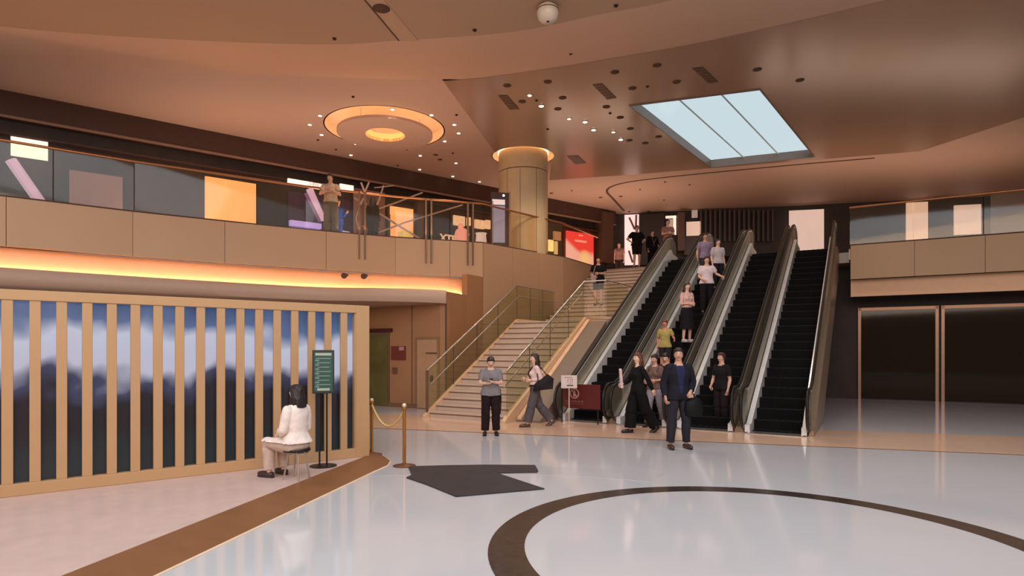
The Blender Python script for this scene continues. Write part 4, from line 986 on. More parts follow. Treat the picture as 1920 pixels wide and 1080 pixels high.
fbox(1700, 1740, 380, 450, .35, .1, 'glowing_panel', MATS['beige_bright'], w5, LG); fbox(1790, 1840, 385, 440, .35, .1, 'glowing_panel', MATS['pale_glow'], w5, LG)
# shop windows along the left, beyond the picture's clear part
w6 = fthing('lit_shopfront', 'warm lit shop doorway on upper level above the kiosk', 'shop window', 380, .3)
fbox(385, 480, 330, 445, .25, .1, 'glowing_panel', MATS['warm_glow'], w6)
w7 = fthing('lit_shopfront', 'mauve lit shop window on upper level, leftmost', 'shop window', 150, .3)
fbox(130, 230, 318, 445, .25, .1, 'backdrop', MATS['mauve_panel'], w7); fbox(20, 90, 255, 290, .35, .1, 'glowing_sign', MATS['sign_white_glow'], w7); beam(20, 300, 90, 400, .14, .3, 'slanted_beam', M_pur, w7)

# ------------------------------------------------------------------ people
SKIN = {'light': (222, 176, 150), 'mid': (200, 150, 124), 'red': (196, 120, 96)}
def V(*a): return Vector(a)
BASE = dict(shL=(.165, .0, 1.375), elL=(.215, .03, 1.10), wrL=(.225, -.05, .865), hiL=(.088, 0, .90), knL=(.10, -.02, .49), anL=(.105, .02, .085))
def mirror(v): return (-v[0], v[1], v[2])
def cloth(name, rgb, rough=.85): return mat(name, rgb, rough=rough, var=.12, scale=9, bump=.25, spec=.2)
M_eye = mat('eye_white', (226, 220, 214), rough=.3); M_pup = mat('pupil', (26, 16, 14), rough=.2)
def seg_d(P, a, b):
    a = np.array(a); b = np.array(b); ab = b-a; t = np.clip(((P-a)@ab)/max(1e-9, ab@ab), 0, 1)
    return np.linalg.norm(P-(a+t[:, None]*ab), axis=1), t
def make_hand(b, wr, d, nrm, side, curl=.5, k=1.0, mi=0):
    """palm, four unequal fingers with two bends, and a thumb leaving the side of the palm"""
    d = Vector(d).normalized(); nrm = Vector(nrm); nrm = (nrm-d*nrm.dot(d)).normalized(); s = d.cross(nrm)*side   # s points to the thumb side
    wr = Vector(wr)
    a = [wr+s*x+nrm*y for x, y in ((-.026*k, -.016*k), (.026*k, -.016*k), (.026*k, .014*k), (-.026*k, .014*k))]
    c = [wr+d*.088*k+s*x+nrm*y for x, y in ((-.041*k, -.012*k), (.037*k, -.012*k), (.037*k, .011*k), (-.041*k, .011*k))]
    b.hexa(a, c, mi)
    for i, L in enumerate((.062, .078, .084, .074)):
        x = (-.032+.022*i)*k; p = wr+d*.078*k+s*x; pts = [p]; ang = .12+curl*.35
        for f in (.42, .33, .25):
            dd = d*math.cos(ang)+nrm*math.sin(ang); p = p+dd*(L*f*k*1.1); pts.append(p); ang += curl*.95
        b.tube(pts, [.0105*k, .0098*k, .009*k, .0065*k], 6, mi)
    p = wr+d*.025*k+s*.024*k; t1 = (d*.62+s*.62+nrm*.3).normalized(); t2 = (d*.85+s*.15+nrm*.5).normalized()
    b.tube([p, p+t1*.038*k, p+t1*.038*k+t2*.028*k, p+t1*.04*k+t2*.05*k], [.014*k, .0125*k, .011*k, .007*k], 6, mi)

def human(label, loc, rz, h=1.7, pose=None, skin='light', hair='short', hair_rgb=(34, 22, 20), top=None, bottom=None, shoes=(30, 26, 26),
          head_pitch=0.0, head_yaw=0.0, lean=(0, 0), vox=.014, build=1.0, female=False, curl=.5, palm=None, group=None, cat='person', extra=None):
    J = {k: Vector(v) for k, v in BASE.items()}
    for k in list(BASE): J[k[:-1]+'R'] = Vector(mirror(BASE[k]))
    if female:
        for s_, m_ in (('L', 1), ('R', -1)): J['sh'+s_].x = m_*.148; J['el'+s_].x = m_*.19; J['wr'+s_].x = m_*.20
    for k, v in (pose or {}).items(): J[k] = Vector(v)
    pel = (J['hiL']+J['hiR'])/2
    def sh(z): t = max(0, (z-.92))/.6; return Vector((lean[0]*t+pel.x, lean[1]*t+pel.y, pel.z-.90))
    for s_ in 'LR':
        if not (pose and 'sh'+s_ in pose): J['sh'+s_] = J['sh'+s_]+sh(J['sh'+s_].z)
        if not (pose and 'el'+s_ in pose): J['el'+s_] = J['el'+s_]+sh(1.3)
        if not (pose and 'wr'+s_ in pose): J['wr'+s_] = J['wr'+s_]+sh(1.3)
    k = build; b = MB()
    rings = [(.84, .125, .09, .01), (.88, .165*k, .115*k, .012), (.94, .168*k, .118*k, .01), (1.0, .15*k, .105*k, 0), (1.08, .136*k, .098*k, 0), (1.16, .145*k, .105*k, -.004), (1.25, .16*k, .115*k, -.008), (1.32, .168*k, .108*k, -.002), (1.375, .15, .085, .008), (1.42, .108, .072, .01), (1.45, .070, .060, .006), (1.51, .052, .054, -.004), (1.54, .05, .05, -.008)]
    if female: rings = [(z, rx*(.88 if z > 1.05 else .97 if z > .97 else 1.0)*(.9 if 1.02 < z < 1.12 else 1), ry*(.95 if z > 1.0 else 1), y) for z, rx, ry, y in rings]
    n = 16; vs = []
    for z, rx, ry, yo in rings:
        o_ = sh(z)
        for j in range(n): a = 2*PI*j/n; vs.append((rx*math.cos(a)+o_.x, ry*math.sin(a)+yo+o_.y, z+o_.z))
    m_ = len(rings)
    b.add(vs, [(i*n+j, i*n+(j+1) % n, (i+1)*n+(j+1) % n, (i+1)*n+j) for i in range(m_-1) for j in range(n)]+[tuple(range(n-1, -1, -1)), tuple((m_-1)*n+j for j in range(n))])
    if female:
        for sx in (-1, 1): b.ell(Vector((sx*.065, -.085, 1.245))+sh(1.245), (.055, .05, .052), 10, 8)
    def limb(p, r): 
        P = [Vector(q) for q in p]; PP = []; RR = []
        for i in range(len(P)-1):
            for t in (0, .33, .66): PP.append(P[i].lerp(P[i+1], t)); RR.append(r[2*i]*(1-t)+r[2*i+1]*t + (.006 if t == .33 else 0))
        PP.append(P[-1]); RR.append(r[-1]); b.tube(PP, RR, 10)
        b.ell(P[0], (r[0],)*3, 10, 6); b.ell(P[1], (r[1]*1.02,)*3, 10, 6); b.ell(P[-1], (r[-1],)*3, 8, 6)
    ak = .88 if female else 1.0
    for s_ in 'LR':
        limb([J['sh'+s_], J['el'+s_], J['wr'+s_]], [.05*k*ak, .04*ak, .04*ak, .026*ak])
        limb([J['hi'+s_], J['kn'+s_], J['an'+s_]], [.088*k, .056, .055, .036])
        an = J['an'+s_]; kn = J['kn'+s_]
        fd = Vector(extra['foot'+s_]) if extra and 'foot'+s_ in extra else Vector((.12*(1 if s_ == 'L' else -1), -1, 0))
        fd.normalize(); up = Vector((0, 0, 1)); sd = fd.cross(up)
        if abs(fd.z) > .1: up = sd.cross(fd).normalized()
        J['fd'+s_] = fd
        base = an-up*.045
        b.tube([base-fd*.05, base+fd*.02, base+fd*.10, base+fd*.175], [.035, .04, .038, .022], 10, flat=.8, side=sd.normalized() if sd.length else None)
    # head
    hc = Vector((0, -.012, 1.598))+sh(1.5); R_ = Matrix.Rotation(head_yaw, 3, 'Z') @ Matrix.Rotation(head_pitch, 3, 'X')
    piv = Vector((0, 0, 1.50))+sh(1.5)
    def hp(v): return piv+R_ @ (Vector(v)+Vector((0, -.012, .098)))
    def hf(v): return 1-(.22*max(0, -v.z)**1.6)
    b.ell(hp((0, 0, 0)), (.074, .093, .113), 18, 14, rot=R_, fn=hf)
    b.ell(hp((0, -.035, -.075)), (.036, .04, .03), 10, 8, rot=R_)
    b.tube([hp((0, -.088, .012)), hp((0, -.108, -.022)), hp((0, -.09, -.032))], [.008, .0135, .01], 8)
    for sx in (-1, 1): b.ell(hp((sx*.076, .008, -.008)), (.010, .02, .03), 8, 6, rot=R_)
    b.tube([hp((0, .015, -.05)), piv+Vector((0, .008, -.09))], [.052, .054], 12)
    # remesh into one surface
    me = bpy.data.meshes.new('body'); me.from_pydata(b.v, [], b.f)
    bm = bmesh.new(); bm.from_mesh(me); bmesh.ops.recalc_face_normals(bm, faces=bm.faces); bm.to_mesh(me); bm.free()
    o = bpy.data.objects.new('body', me); COL.objects.link(o)
    r_ = o.modifiers.new('r', 'REMESH'); r_.mode = 'VOXEL'; r_.voxel_size = vox
    sm = o.modifiers.new('s', 'SMOOTH'); sm.factor = .5; sm.iterations = 3
    dg = bpy.context.evaluated_depsgraph_get(); dg.update(); m2 = bpy.data.meshes.new_from_object(o.evaluated_get(dg)); bpy.data.objects.remove(o)
    co = np.empty(len(m2.vertices)*3); m2.vertices.foreach_get('co', co); co = co.reshape(-1, 3)
    no = np.empty(len(m2.vertices)*3); m2.vertex_normals.foreach_get('vector', no); no = no.reshape(-1, 3)
    polys = [tuple(p.vertices) for p in m2.polygons]
    # label vertices by nearest bone
    segs = []
    zmap = lambda z: np.array(Vector((0, 0, z))+sh(z))
    segs.append(('torso', zmap(.90), zmap(1.40), .125)); segs.append(('head', np.array(hp((0, 0, -.10))), np.array(hp((0, 0, .06))), .085)); segs.append(('neck', zmap(1.44), zmap(1.52), .05))
    for s_ in 'LR':
        segs += [('ua'+s_, J['sh'+s_], J['el'+s_], .045), ('fa'+s_, J['el'+s_], J['wr'+s_], .034), ('th'+s_, J['hi'+s_]+Vector((0, 0, -.06)), J['kn'+s_], .075), ('sn'+s_, J['kn'+s_], J['an'+s_], .048), ('ft'+s_, J['an'+s_]-Vector((0, 0, .05)), J['an'+s_]-Vector((0, 0, .045))+J['fd'+s_]*.15, .04)]
    D = []; TT = []
    for nm, a, c, r in segs:
        d, t = seg_d(co, a, c); D.append(d/r); TT.append(t)
    D = np.array(D); idx = D.argmin(0); tt = np.array(TT)[idx, np.arange(len(co))]; names = [q[0] for q in segs]
    lab = np.array(names)[idx]
    shz = co[:, 2]-np.array([0.0]*len(co))-(pel.z-.90)
    root = thing('person', label, cat, loc, group); root.rotation_euler = (0, 0, rz); S = h/1.70; root.scale = (S, S, S)
    def put(nm, mesh_or_mb, m):
        if isinstance(mesh_or_mb, MB): ob = mesh_or_mb.build(nm, m, None, True)
        else: ob = bpy.data.objects.new(nm, mesh_or_mb); COL.objects.link(ob); [ob.data.materials.append(x) for x in (m if isinstance(m, list) else [m])]
        for p in ob.data.polygons: p.use_smooth = True
        ob.parent = root; return ob
    Ms = mat('skin_'+skin, SKIN[skin], rough=.55, var=.05)
    # body mesh plus hands, eyes, brows, mouth in one object
    hb = MB(); hb.add([tuple(v) for v in co], polys, 0)
    for s_, sd in (('L', 1), ('R', -1)):
        d = J['wr'+s_]-J['el'+s_]; pn = Vector(palm[s_]) if palm and s_ in palm else Vector((-sd, 0, 0))
        hd = Vector(extra['hand'+s_]) if extra and 'hand'+s_ in extra else d
        make_hand(hb, J['wr'+s_]-hd.normalized()*.01, hd, pn, sd if not (extra and extra.get('flip')) else -sd, curl)
    for sx in (-1, 1):
        hb.ell(hp((sx*.030, -.082, .004)), (.0125, .008, .0075), 8, 6, 1, rot=R_); hb.ell(hp((sx*.030, -.089, .004)), (.006, .004, .0065), 6, 5, 2, rot=R_)
        hb.tube([hp((sx*.015, -.090, .026)), hp((sx*.032, -.089, .031)), hp((sx*.047, -.078, .025))], [.003, .0038, .002], 5, 2)
    hb.tube([hp((-.022, -.084, -.055)), hp((0, -.093, -.053)), hp((.022, -.084, -.055))], [.003, .006, .003], 6, 3)
    me = bpy.data.meshes.new('body'); me.from_pydata(hb.v, [], hb.f)
    for m_ in (Ms, M_eye, M_pup, mat('lips', (160, 84, 76), rough=.5)): me.materials.append(m_)
    for p, i in zip(me.polygons, hb.m): p.material_index = i; p.use_smooth = True
    bo = bpy.data.objects.new('body', me); COL.objects.link(bo); bo.parent = root
    # garments: shells grown outwards from the body surface
    def shell(nm, keep, off, m, flare=None):
        vi = np.where(keep)[0]; mp = -np.ones(len(co), int); 
        fs = [p for p in polys if all(keep[v] for v in p)]
        used = sorted({v for p in fs for v in p}); mp[used] = np.arange(len(used))
        P = co[used]+no[used]*(off if np.isscalar(off) else off[used][:, None])
        if flare is not None: P = P+flare[used]
        # folds
        w = np.array([noise.noise(Vector((p[0]*9, p[1]*9, p[2]*5))) for p in P]); P = P+no[used]*(w*.009)[:, None]
        ms_ = bpy.data.meshes.new(nm); ms_.from_pydata([tuple(p) for p in P], [], [tuple(int(mp[v]) for v in p) for p in fs])
        return put(nm, ms_, m)
    isT = (lab == 'torso'); ua = np.char.startswith(lab, 'ua'); fa = np.char.startswith(lab, 'fa'); th = np.char.startswith(lab, 'th'); sn = np.char.startswith(lab, 'sn'); ft = np.char.startswith(lab, 'ft'); nk = lab == 'neck'
    if bottom:
        kd_, rgb, ease, fl = bottom            # kind, colour, looseness, flare
        mm = cloth('cloth_%d_%d_%d' % rgb, rgb)
        if kd_ == 'skirt' or kd_ == 'shorts_skirt':
            L = ease; sk = MB(); nn = 24; rows = []
            for q in range(9):
                t = q/8; z = .99-t*L
                cx = pel.x+sh(.99).x*0; cy = pel.y
                kx = (J['knL'].x+J['knR'].x)/2; ky = (J['knL'].y+J['knR'].y)/2; u = min(1, t*L/.5)
                for j in range(nn):
                    a = 2*PI*j/nn; wv = 1+.05*t*math.sin(a*7+1)
                    rows.append((cx*(1-u)+kx*u+(.155+fl*t+.03*math.sin(PI*min(1, t*2)))*math.cos(a)*wv, cy*(1-u)+ky*u+(.115+(fl+.02)*t+.02*math.sin(PI*min(1, t*2)))*math.sin(a)*wv+.01, z+pel.z-.90))
            sk.add(rows, [(q*nn+j, q*nn+(j+1) % nn, (q+1)*nn+(j+1) % nn, (q+1)*nn+j) for q in range(8) for j in range(nn)]); put('skirt', sk, mm)
        else:
            lim = {'long': .93, 'shorts': -1}[kd_]
            keep = (isT & (shz < 1.0)) | (th if kd_ == 'long' else (th & (tt < .8)) ) | (sn & (tt < lim))
            off = np.full(len(co), ease); flr = np.zeros_like(co)
            for s_ in 'LR':
                a, c_, e_ = np.array(J['hi'+s_]), np.array(J['kn'+s_]), np.array(J['an'+s_])
                m1 = lab == 'th'+s_; m2_ = lab == 'sn'+s_
                for msk, p0, p1, f0, f1 in ((m1, a, c_, .3, .6), (m2_, c_, e_, .6, 1.0)):
                    if msk.any():
                        ax_ = p0+(p1-p0)*tt[msk][:, None]; rad = co[msk]-ax_; L = np.linalg.norm(rad, axis=1)[:, None]+1e-6
                        flr[msk] = rad/L*(fl*(f0+(f1-f0)*tt[msk]))[:, None]
            shell('trousers' if kd_ == 'long' else 'shorts', keep, off, mm, flr)
    if top:
        for lay in (top if isinstance(top, list) else [top]):
            kd_, rgb, ease, hem = lay              # kind: short / long / jacket / vest
            mm = cloth('cloth_%d_%d_%d' % rgb, rgb)
            keep = (isT & (shz > hem) & (shz < 1.435)) | (th & (shz > hem) & (shz < 1.0))
            off = np.full(len(co), ease); flr = np.zeros_like(co)
            low = isT | th; flr[low] = (no[low]*np.array([1, 1, 0]))*(np.clip((1.22-shz[low])/.3, 0, 1)*ease*.9)[:, None]
            if kd_ == 'short': keep |= ua & (tt < .72)
            if kd_ in ('long', 'jacket'): keep |= ua | (fa & (tt < .93))
            if kd_ == 'three': keep |= ua | (fa & (tt < .3))
            if kd_ == 'vest': keep &= ~(ua & (tt > .15))
            if kd_ == 'jacket':
                xx = co[:, 0]-np.array([sh(z).x for z in shz]); front = (no[:, 1] < -.2)
                keep &= ~(isT & front & (np.abs(xx) < .02+.055*np.clip((shz-.95)/.45, 0, 1)) & (shz > .95))
            keep &= ~((lab == 'torso') & (shz > 1.41) & (np.abs(co[:, 0]-sh(1.4).x) < .05) & (no[:, 1] < 0))
            shell('jacket' if kd_ == 'jacket' else 'top', keep, off, mm, flr)
    if shoes:
        for s_ in 'LR':
            an = J['an'+s_]; fd = J['fd'+s_]; up = Vector((0, 0, 1)); sd = fd.cross(up).normalized()
            if abs(fd.z) > .1: up = sd.cross(fd).normalized()
            base = an-up*.042; q = MB()
            q.tube([base-fd*.07, base-fd*.05, base+fd*.03, base+fd*.12, base+fd*.185, base+fd*.205], [.02, .042, .046, .045, .03, .008], 12, flat=.95, side=sd)
            sole = [base+fd*x+sd*y-up*.045 for x, y in ((-.072, -.026), (-.072, .026), (.02, .036), (.13, .042), (.2, .018), (.2, -.018), (.13, -.042), (.02, -.036))]
            q.ext(sole, up*.02); put('shoe', q, mat('shoe_%d_%d_%d' % shoes, shoes, rough=.4))
    # hair
    if hair:
        mh = mat('hair_%d_%d_%d' % hair_rgb, hair_rgb, rough=.5, var=.3, scale=40, bump=.5)
        q = MB()
        q.ell(hp((0, .020, .030)), (.085, .094, .098), 18, 12, rot=R_, fn=lambda v: 1+.05*math.sin(9*v.x+5*v.z)+.03*math.sin(14*v.y))
        q.ell(hp((0, -.048, .078)), (.062, .042, .036), 12, 8, rot=R_)
        for sx in (-1, 1): q.ell(hp((sx*.068, .012, .01)), (.018, .04, .055), 8, 8, rot=R_)
        q.ell(hp((0, .066, -.03)), (.06, .035, .06), 10, 8, rot=R_)
        if hair in ('long', 'bob'):
            L = {'long': .40, 'bob': .20}[hair]
            for j in range(-4, 5):
                a = j/4*1.45; x = math.sin(a)*.078; y = .012+math.cos(a)*.072; L2 = L*(1-.12*abs(j)/4)
                top_ = hp((x*.9, y*.9, .05)); m1 = hp((x*1.06, y+.018, -.06)); dn = Vector((x*1.15, .075+.02*math.cos(a) if abs(j) < 3 else -.02+.05*(4-abs(j)), 0))+sh(1.4)
                e1 = Vector((dn.x, dn.y, 1.50+sh(1.4).z)); e2 = Vector((dn.x*1.05, dn.y+.015, 1.60-L2+sh(1.4).z))
                q.tube([top_, m1, e1.lerp(m1, .4), e2], [.026, .03, .03, .014], 8)
        if hair == 'cap':
            q.ell(hp((0, -.09, .055)), (.06, .05, .012), 12, 6, rot=R_)
        me = bpy.data.meshes.new('hair'); me.from_pydata(q.v, [], q.f); me.materials.append(mh)
        bm = bmesh.new(); bm.from_mesh(me); bmesh.ops.recalc_face_normals(bm, faces=bm.faces); bm.to_mesh(me); bm.free()
        o = bpy.data.objects.new('hair', me); COL.objects.link(o); r_ = o.modifiers.new('r', 'REMESH'); r_.mode = 'VOXEL'; r_.voxel_size = .010
        dg = bpy.context.evaluated_depsgraph_get(); dg.update(); m3 = bpy.data.meshes.new_from_object(o.evaluated_get(dg)); bpy.data.objects.remove(o)
        m3.materials.clear(); put('hair', m3, mh)
    root['_S'] = S
    def wp(v):                                   # local figure coordinates to world
        return Vector(loc)+Matrix.Rotation(rz, 3, 'Z') @ (Vector(v)*S)
    return root, J, wp
def held(name, label, cat, mb, m, wp, bevel=0):           # an object modelled in the figure's coordinates, placed in the world
    mb.v = [tuple(wp(v)) for v in mb.v]; o = mb.build(name, m, None, True, bevel); return solo(o, label, cat)

# 1 man in grey t-shirt looking at his phone
p_ = az(920, 816, 0)
hold = dict(elL=(.225, -.03, 1.13), wrL=(.06, -.235, 1.155), elR=(-.225, -.03, 1.13), wrR=(-.06, -.225, 1.13), anL=(.12, .02, .085), anR=(-.12, .02, .085), knL=(.11, -.02, .49), knR=(-.11, -.02, .49))
r, J, wp = human('man in grey t-shirt and black trousers looking down at a phone', p_, math.radians(4), 1.60, hold, 'light', 'short', (40, 24, 20), ('short', (128, 120, 122), .022, .86), ('long', (34, 20, 22), .02, .03), (40, 28, 26), head_pitch=.42, build=1.08, palm={'L': (-.3, -.3, .8), 'R': (.3, -.3, .8)}, extra={'handL': (-.6, -.7, .1), 'handR': (.6, -.7, .1)}, vox=.012)
held('smartphone', 'dark phone held in both hands by the man in grey', 'phone', MB().box((0, -.305, 1.185), (.075, .012, .15), (V(1, 0, 0), V(0, .8, .6), V(0, -.6, .8))), M_black, wp)
q = MB(); q.tube([(.21, .03, 1.0), (.225, .035, .8), (.215, .035, .55), (.21, .03, .45)], [.012, .016, .014, .01], 6); held('bag_strap', 'thin black strap hanging at the right side of the man in grey', 'strap', q, M_black, wp)
# 2 man in dark jacket with a black bag
p_ = az(1272, 841, 0)
po2 = dict(elL=(.27, .04, 1.13), wrL=(.16, -.14, .98), elR=(-.24, .05, 1.11), wrR=(-.25, -.06, .88), anL=(.145, .02, .085), anR=(-.145, .0, .085), knL=(.125, -.03, .49), knR=(-.125, -.02, .49), hiL=(.09, 0, .90))
r, J, wp = human('man in dark navy jacket holding a black bag at his side', p_, math.radians(6), 1.76, po2, 'mid', 'short', (40, 20, 18), [('long', (38, 38, 68), .014, .93), ('jacket', (28, 27, 34), .026, .84)], ('long', (40, 36, 42), .016, .015), (60, 40, 34), head_yaw=-.35, build=1.06, vox=.012, palm={'L': (-.4, .2, -.5)}, curl=.9)
q = MB(); q.lathe((.225, -.10, .56), [(.05, 0), (.14, .01), (.165, .10), (.155, .24), (.10, .30), (.05, .31)], 16); q.v = [(x, (y+.10)*.55-.10, z) for x, y, z in q.v]
q.tube([(.15, -.10, .84), (.14, -.13, .93), (.17, -.17, .955), (.22, -.12, .93), (.27, -.10, .84)], .012, 6)
held('handbag', 'black soft bag hanging from the hand of the man in the navy jacket', 'bag', q, mat('black_leather', (12, 11, 14), rough=.6, spec=.2), wp)
# 3 woman walking left, white blouse, long hair, dark shoulder bag
p_ = az(1003, 800, 0)
wk = dict(elL=(.18, .10, 1.13), wrL=(.10, -.12, 1.10), elR=(-.19, .02, 1.12), wrR=(-.11, -.20, 1.12), knL=(.07, -.10, .50), anL=(.07, -.20, .085), knR=(-.07, .12, .50), anR=(-.07, .42, .13))
r, J, wp = human('woman with long dark hair in white blouse and grey flared trousers walking left', p_, math.radians(-78), 1.64, wk, 'light', 'long', (48, 24, 20), [('short', (60, 24, 24), .012, .95), ('jacket', (216, 184, 178), .024, .98)], ('long', (84, 76, 78), .014, .055), (80, 56, 46), female=True, head_yaw=.15, extra={'footR': (0, -.8, -.55)}, vox=.012)
q = MB(); q.add([(.21, -.10, .86), (.25, .34, .90), (.25, .36, 1.14), (.20, .24, 1.24), (.17, -.05, 1.02), (.31, -.10, .86), (.35, .34, .90), (.35, .36, 1.14), (.30, .24, 1.24), (.27, -.05, 1.02)], [(0, 1, 2, 3, 4), (9, 8, 7, 6, 5), (0, 5, 6, 1), (1, 6, 7, 2), (2, 7, 8, 3), (3, 8, 9, 4), (4, 9, 5, 0)])
q.tube([(.24, .02, 1.06), (.2, .0, 1.30), (.16, .03, 1.43), (.17, .12, 1.36), (.24, .24, 1.2)], .012, 6)
held('shoulder_bag', 'large dark brown shoulder bag under the arm of the woman in white', 'bag', q, mat('dark_brown_leather', (26, 15, 14), rough=.6, spec=.2), wp, .006)
# 4 woman in black mid-stride, brown hair, pale garment over her arm
p_ = az(1196, 812, 0)
w4p = dict(elL=(.20, .14, 1.12), wrL=(.20, .24, .92), elR=(-.22, -.08, 1.12), wrR=(-.20, -.26, 1.05), knL=(.09, .14, .50), anL=(.08, .38, .13), knR=(-.08, -.12, .49), anR=(-.08, -.14, .085))
r, J, wp = human('woman in black top and wide black trousers striding left in front of the escalators', p_, math.radians(-70), 1.66, w4p, 'light', 'bob', (96, 48, 36), ('long', (18, 15, 16), .018, .88), ('long', (16, 13, 14), .02, .07), (34, 24, 22), female=True, extra={'footL': (0, -.8, -.55)}, head_yaw=.2)
q = MB(); q.add([(-.27, -.23, .98), (-.14, -.27, .96), (-.16, -.30, 1.36), (-.27, -.25, 1.38), (-.26, -.29, .98), (-.15, -.33, .96), (-.17, -.35, 1.35), (-.27, -.31, 1.37)], [(0, 1, 2, 3), (7, 6, 5, 4), (0, 4, 5, 1), (1, 5, 6, 2), (2, 6, 7, 3), (3, 7, 4, 0)])
held('folded_coat', 'pale pink folded coat held up by the woman in black', 'coat', q, cloth('pale_pink_cloth', (206, 176, 170)), wp)
# 5 person in brown top and light grey jeans
p_ = az(1228, 800, 0)
r, J, wp = human('person in brown top and pale grey jeans walking behind the woman in black', p_, math.radians(-40), 1.63, dict(knL=(.10, .08, .5), anL=(.10, .28, .12), knR=(-.10, -.12, .49), anR=(-.10, -.16, .085), elL=(.22, -.02, 1.12), wrL=(.12, -.22, 1.10), elR=(-.22, -.02, 1.12), wrR=(-.14, -.22, 1.08)), 'mid', 'short', (44, 30, 26), ('three', (110, 84, 74), .022, .90), ('long', (146, 134, 142), .014, .03), (50, 40, 38), female=True, head_pitch=.2)
q = MB(); q.ell((0, .15, 1.20), (.13, .075, .19), 14, 10); q.tube([(.10, .09, 1.36), (.11, -.02, 1.42), (.11, -.12, 1.30), (.12, -.06, 1.1)], .014, 6); q.tube([(-.10, .09, 1.36), (-.11, -.02, 1.42), (-.11, -.12, 1.30), (-.12, -.06, 1.1)], .014, 6)
held('backpack', 'dark backpack on the person in the brown top', 'backpack', q, mat('dark_olive_canvas', (48, 40, 36), rough=.7), wp)
# 6 person with black hair and mask bending forward
p_ = az(1250, 797, 0)
r, J, wp = human('black haired person in dark red top partly behind the man in navy', p_, math.radians(-25), 1.66, dict(elL=(.22, -.02, 1.12), wrL=(.12, -.22, 1.12)), 'light', 'short', (20, 16, 18), ('long', (66, 32, 36), .022, .88), ('long', (112, 102, 106), .014, .03), (40, 34, 34), head_pitch=.35, lean=(0, -.10))
q = MB(); c0 = Vector((0, -.02, 0)); q.ell((0, -.185, 1.555), (.05, .03, .04), 12, 8); held('face_mask', 'pale grey face mask on the black haired person', 'mask', q, cloth('mask_grey', (186, 176, 186)), wp)
# 7-10 people riding the second escalator
def ride(px, py, w0, kw, label, rzd, h, cx=None):
    # standing place whose head lands on (px, py), chosen across the width of the escalator
    best = None
    for q in range(31):
        w = w0+.30+.64*q/30; r_ = (px-960)/F; o_ = T(0, w); t = (r_*o_.y-o_.x)/(SV.x-r_*SV.y)
        k_ = max(0, math.floor((t-(TB-.2))/.37)); z = min(UP, max(.02, (TB-.2+.37*k_+.2-TB)*.577+.02))
        tc_ = TB-.2+.37*k_+.2
        p = T(t, w, z+.008); yy = HY-(z+h-EYE)*F/p.y; sc_ = abs(yy-py)+4*abs(t-tc_)
        if best is None or sc_ < best[0]: best = (sc_, p)
    return human(label, best[1], math.radians(rzd), h, **kw)
def at_t(px, t, z=UP):
    r_ = (px-960)/F; w = ((A0.x+SV.x*t)-r_*(A0.y+SV.y*t))/(-PV.x+r_*PV.y); return T(t, w, z)
e2 = ESC[1]
ride(1247, 600, e2, dict(pose=dict(elL=(.25, .04, 1.18), wrL=(.32, -.10, 1.12), elR=(-.24, .05, 1.12), wrR=(-.24, .0, .9)), skin='red', hair='short', hair_rgb=(110, 40, 26), top=('short', (166, 146, 84), .022, .86), bottom=('shorts', (40, 34, 36), .02, .02), shoes=(50, 40, 40), build=.95), 'person in yellow shirt with reddish hair on second escalator', -30, 1.40)
ride(1288, 530, e2, dict(pose=dict(elL=(.19, -.02, 1.10), wrL=(.10, -.20, 1.08), elR=(-.20, -.02, 1.10), wrR=(-.06, -.20, 1.10)), hair='long', hair_rgb=(50, 26, 22), top=('three', (208, 168, 158), .018, 1.0), bottom=('skirt', (24, 20, 24), .62, .05), shoes=(206, 196, 196), female=True), 'woman with long hair, pink blouse and black skirt on second escalator', 20, 1.63)
ride(1325, 522, e2, dict(pose=dict(elL=(.28, .02, 1.2), wrL=(.40, -.14, 1.10), elR=(-.22, -.0, 1.12), wrR=(-.14, -.20, 1.0)), hair='short', hair_rgb=(46, 26, 24), top=('short', (222, 204, 210), .024, .90), bottom=('long', (26, 20, 24), .018, .02), build=1.06), 'man in white shirt and black trousers on second escalator, resting an arm', -5, 1.72)
ride(1322, 441, e2, dict(pose=dict(elR=(-.25, .03, 1.12), wrR=(-.28, -.08, .92)), skin='mid', hair='short', hair_rgb=(36, 26, 26), top=('short', (142, 122, 148), .022, .88), bottom=('long', (66, 58, 64), .016, .015)), 'man in lilac shirt and dark jeans high on second escalator', 0, 1.70)
ride(1346, 470, e2, dict(hair='short', hair_rgb=(40, 32, 32), top=('short', (190, 180, 184), .022, .88), bottom=('long', (36, 32, 38), .016, .015)), 'person in pale top near the head of the second escalator', 10, 1.62)
# 11 person at the right edge of the clear picture
p_ = az(1353, 800, 0)
human('person in black top and dark trousers at the foot of third escalator', p_, math.radians(-60), 1.66, dict(elR=(-.2, -.05, 1.1), wrR=(-.15, -.18, .95)), 'mid', 'short', (60, 30, 26), ('short', (24, 20, 22), .022, .86), ('long', (34, 24, 26), .018, .03), (60, 34, 32))
# 12 man at the head of the first escalator
r, J, wp = human('man in dusky pink shirt at the head of the first escalator', at_t(1252, 11.2, UP+.035), 0, 1.70, pose=dict(elL=(.22, -.04, 1.14), wrL=(.05, -.2, 1.16), elR=(-.22, -.04, 1.14), wrR=(-.05, -.2, 1.16)), skin='light', hair='short', hair_rgb=(40, 26, 24), top=('short', (150, 104, 90), .022, .88), bottom=('long', (60, 50, 50), .016, .015))
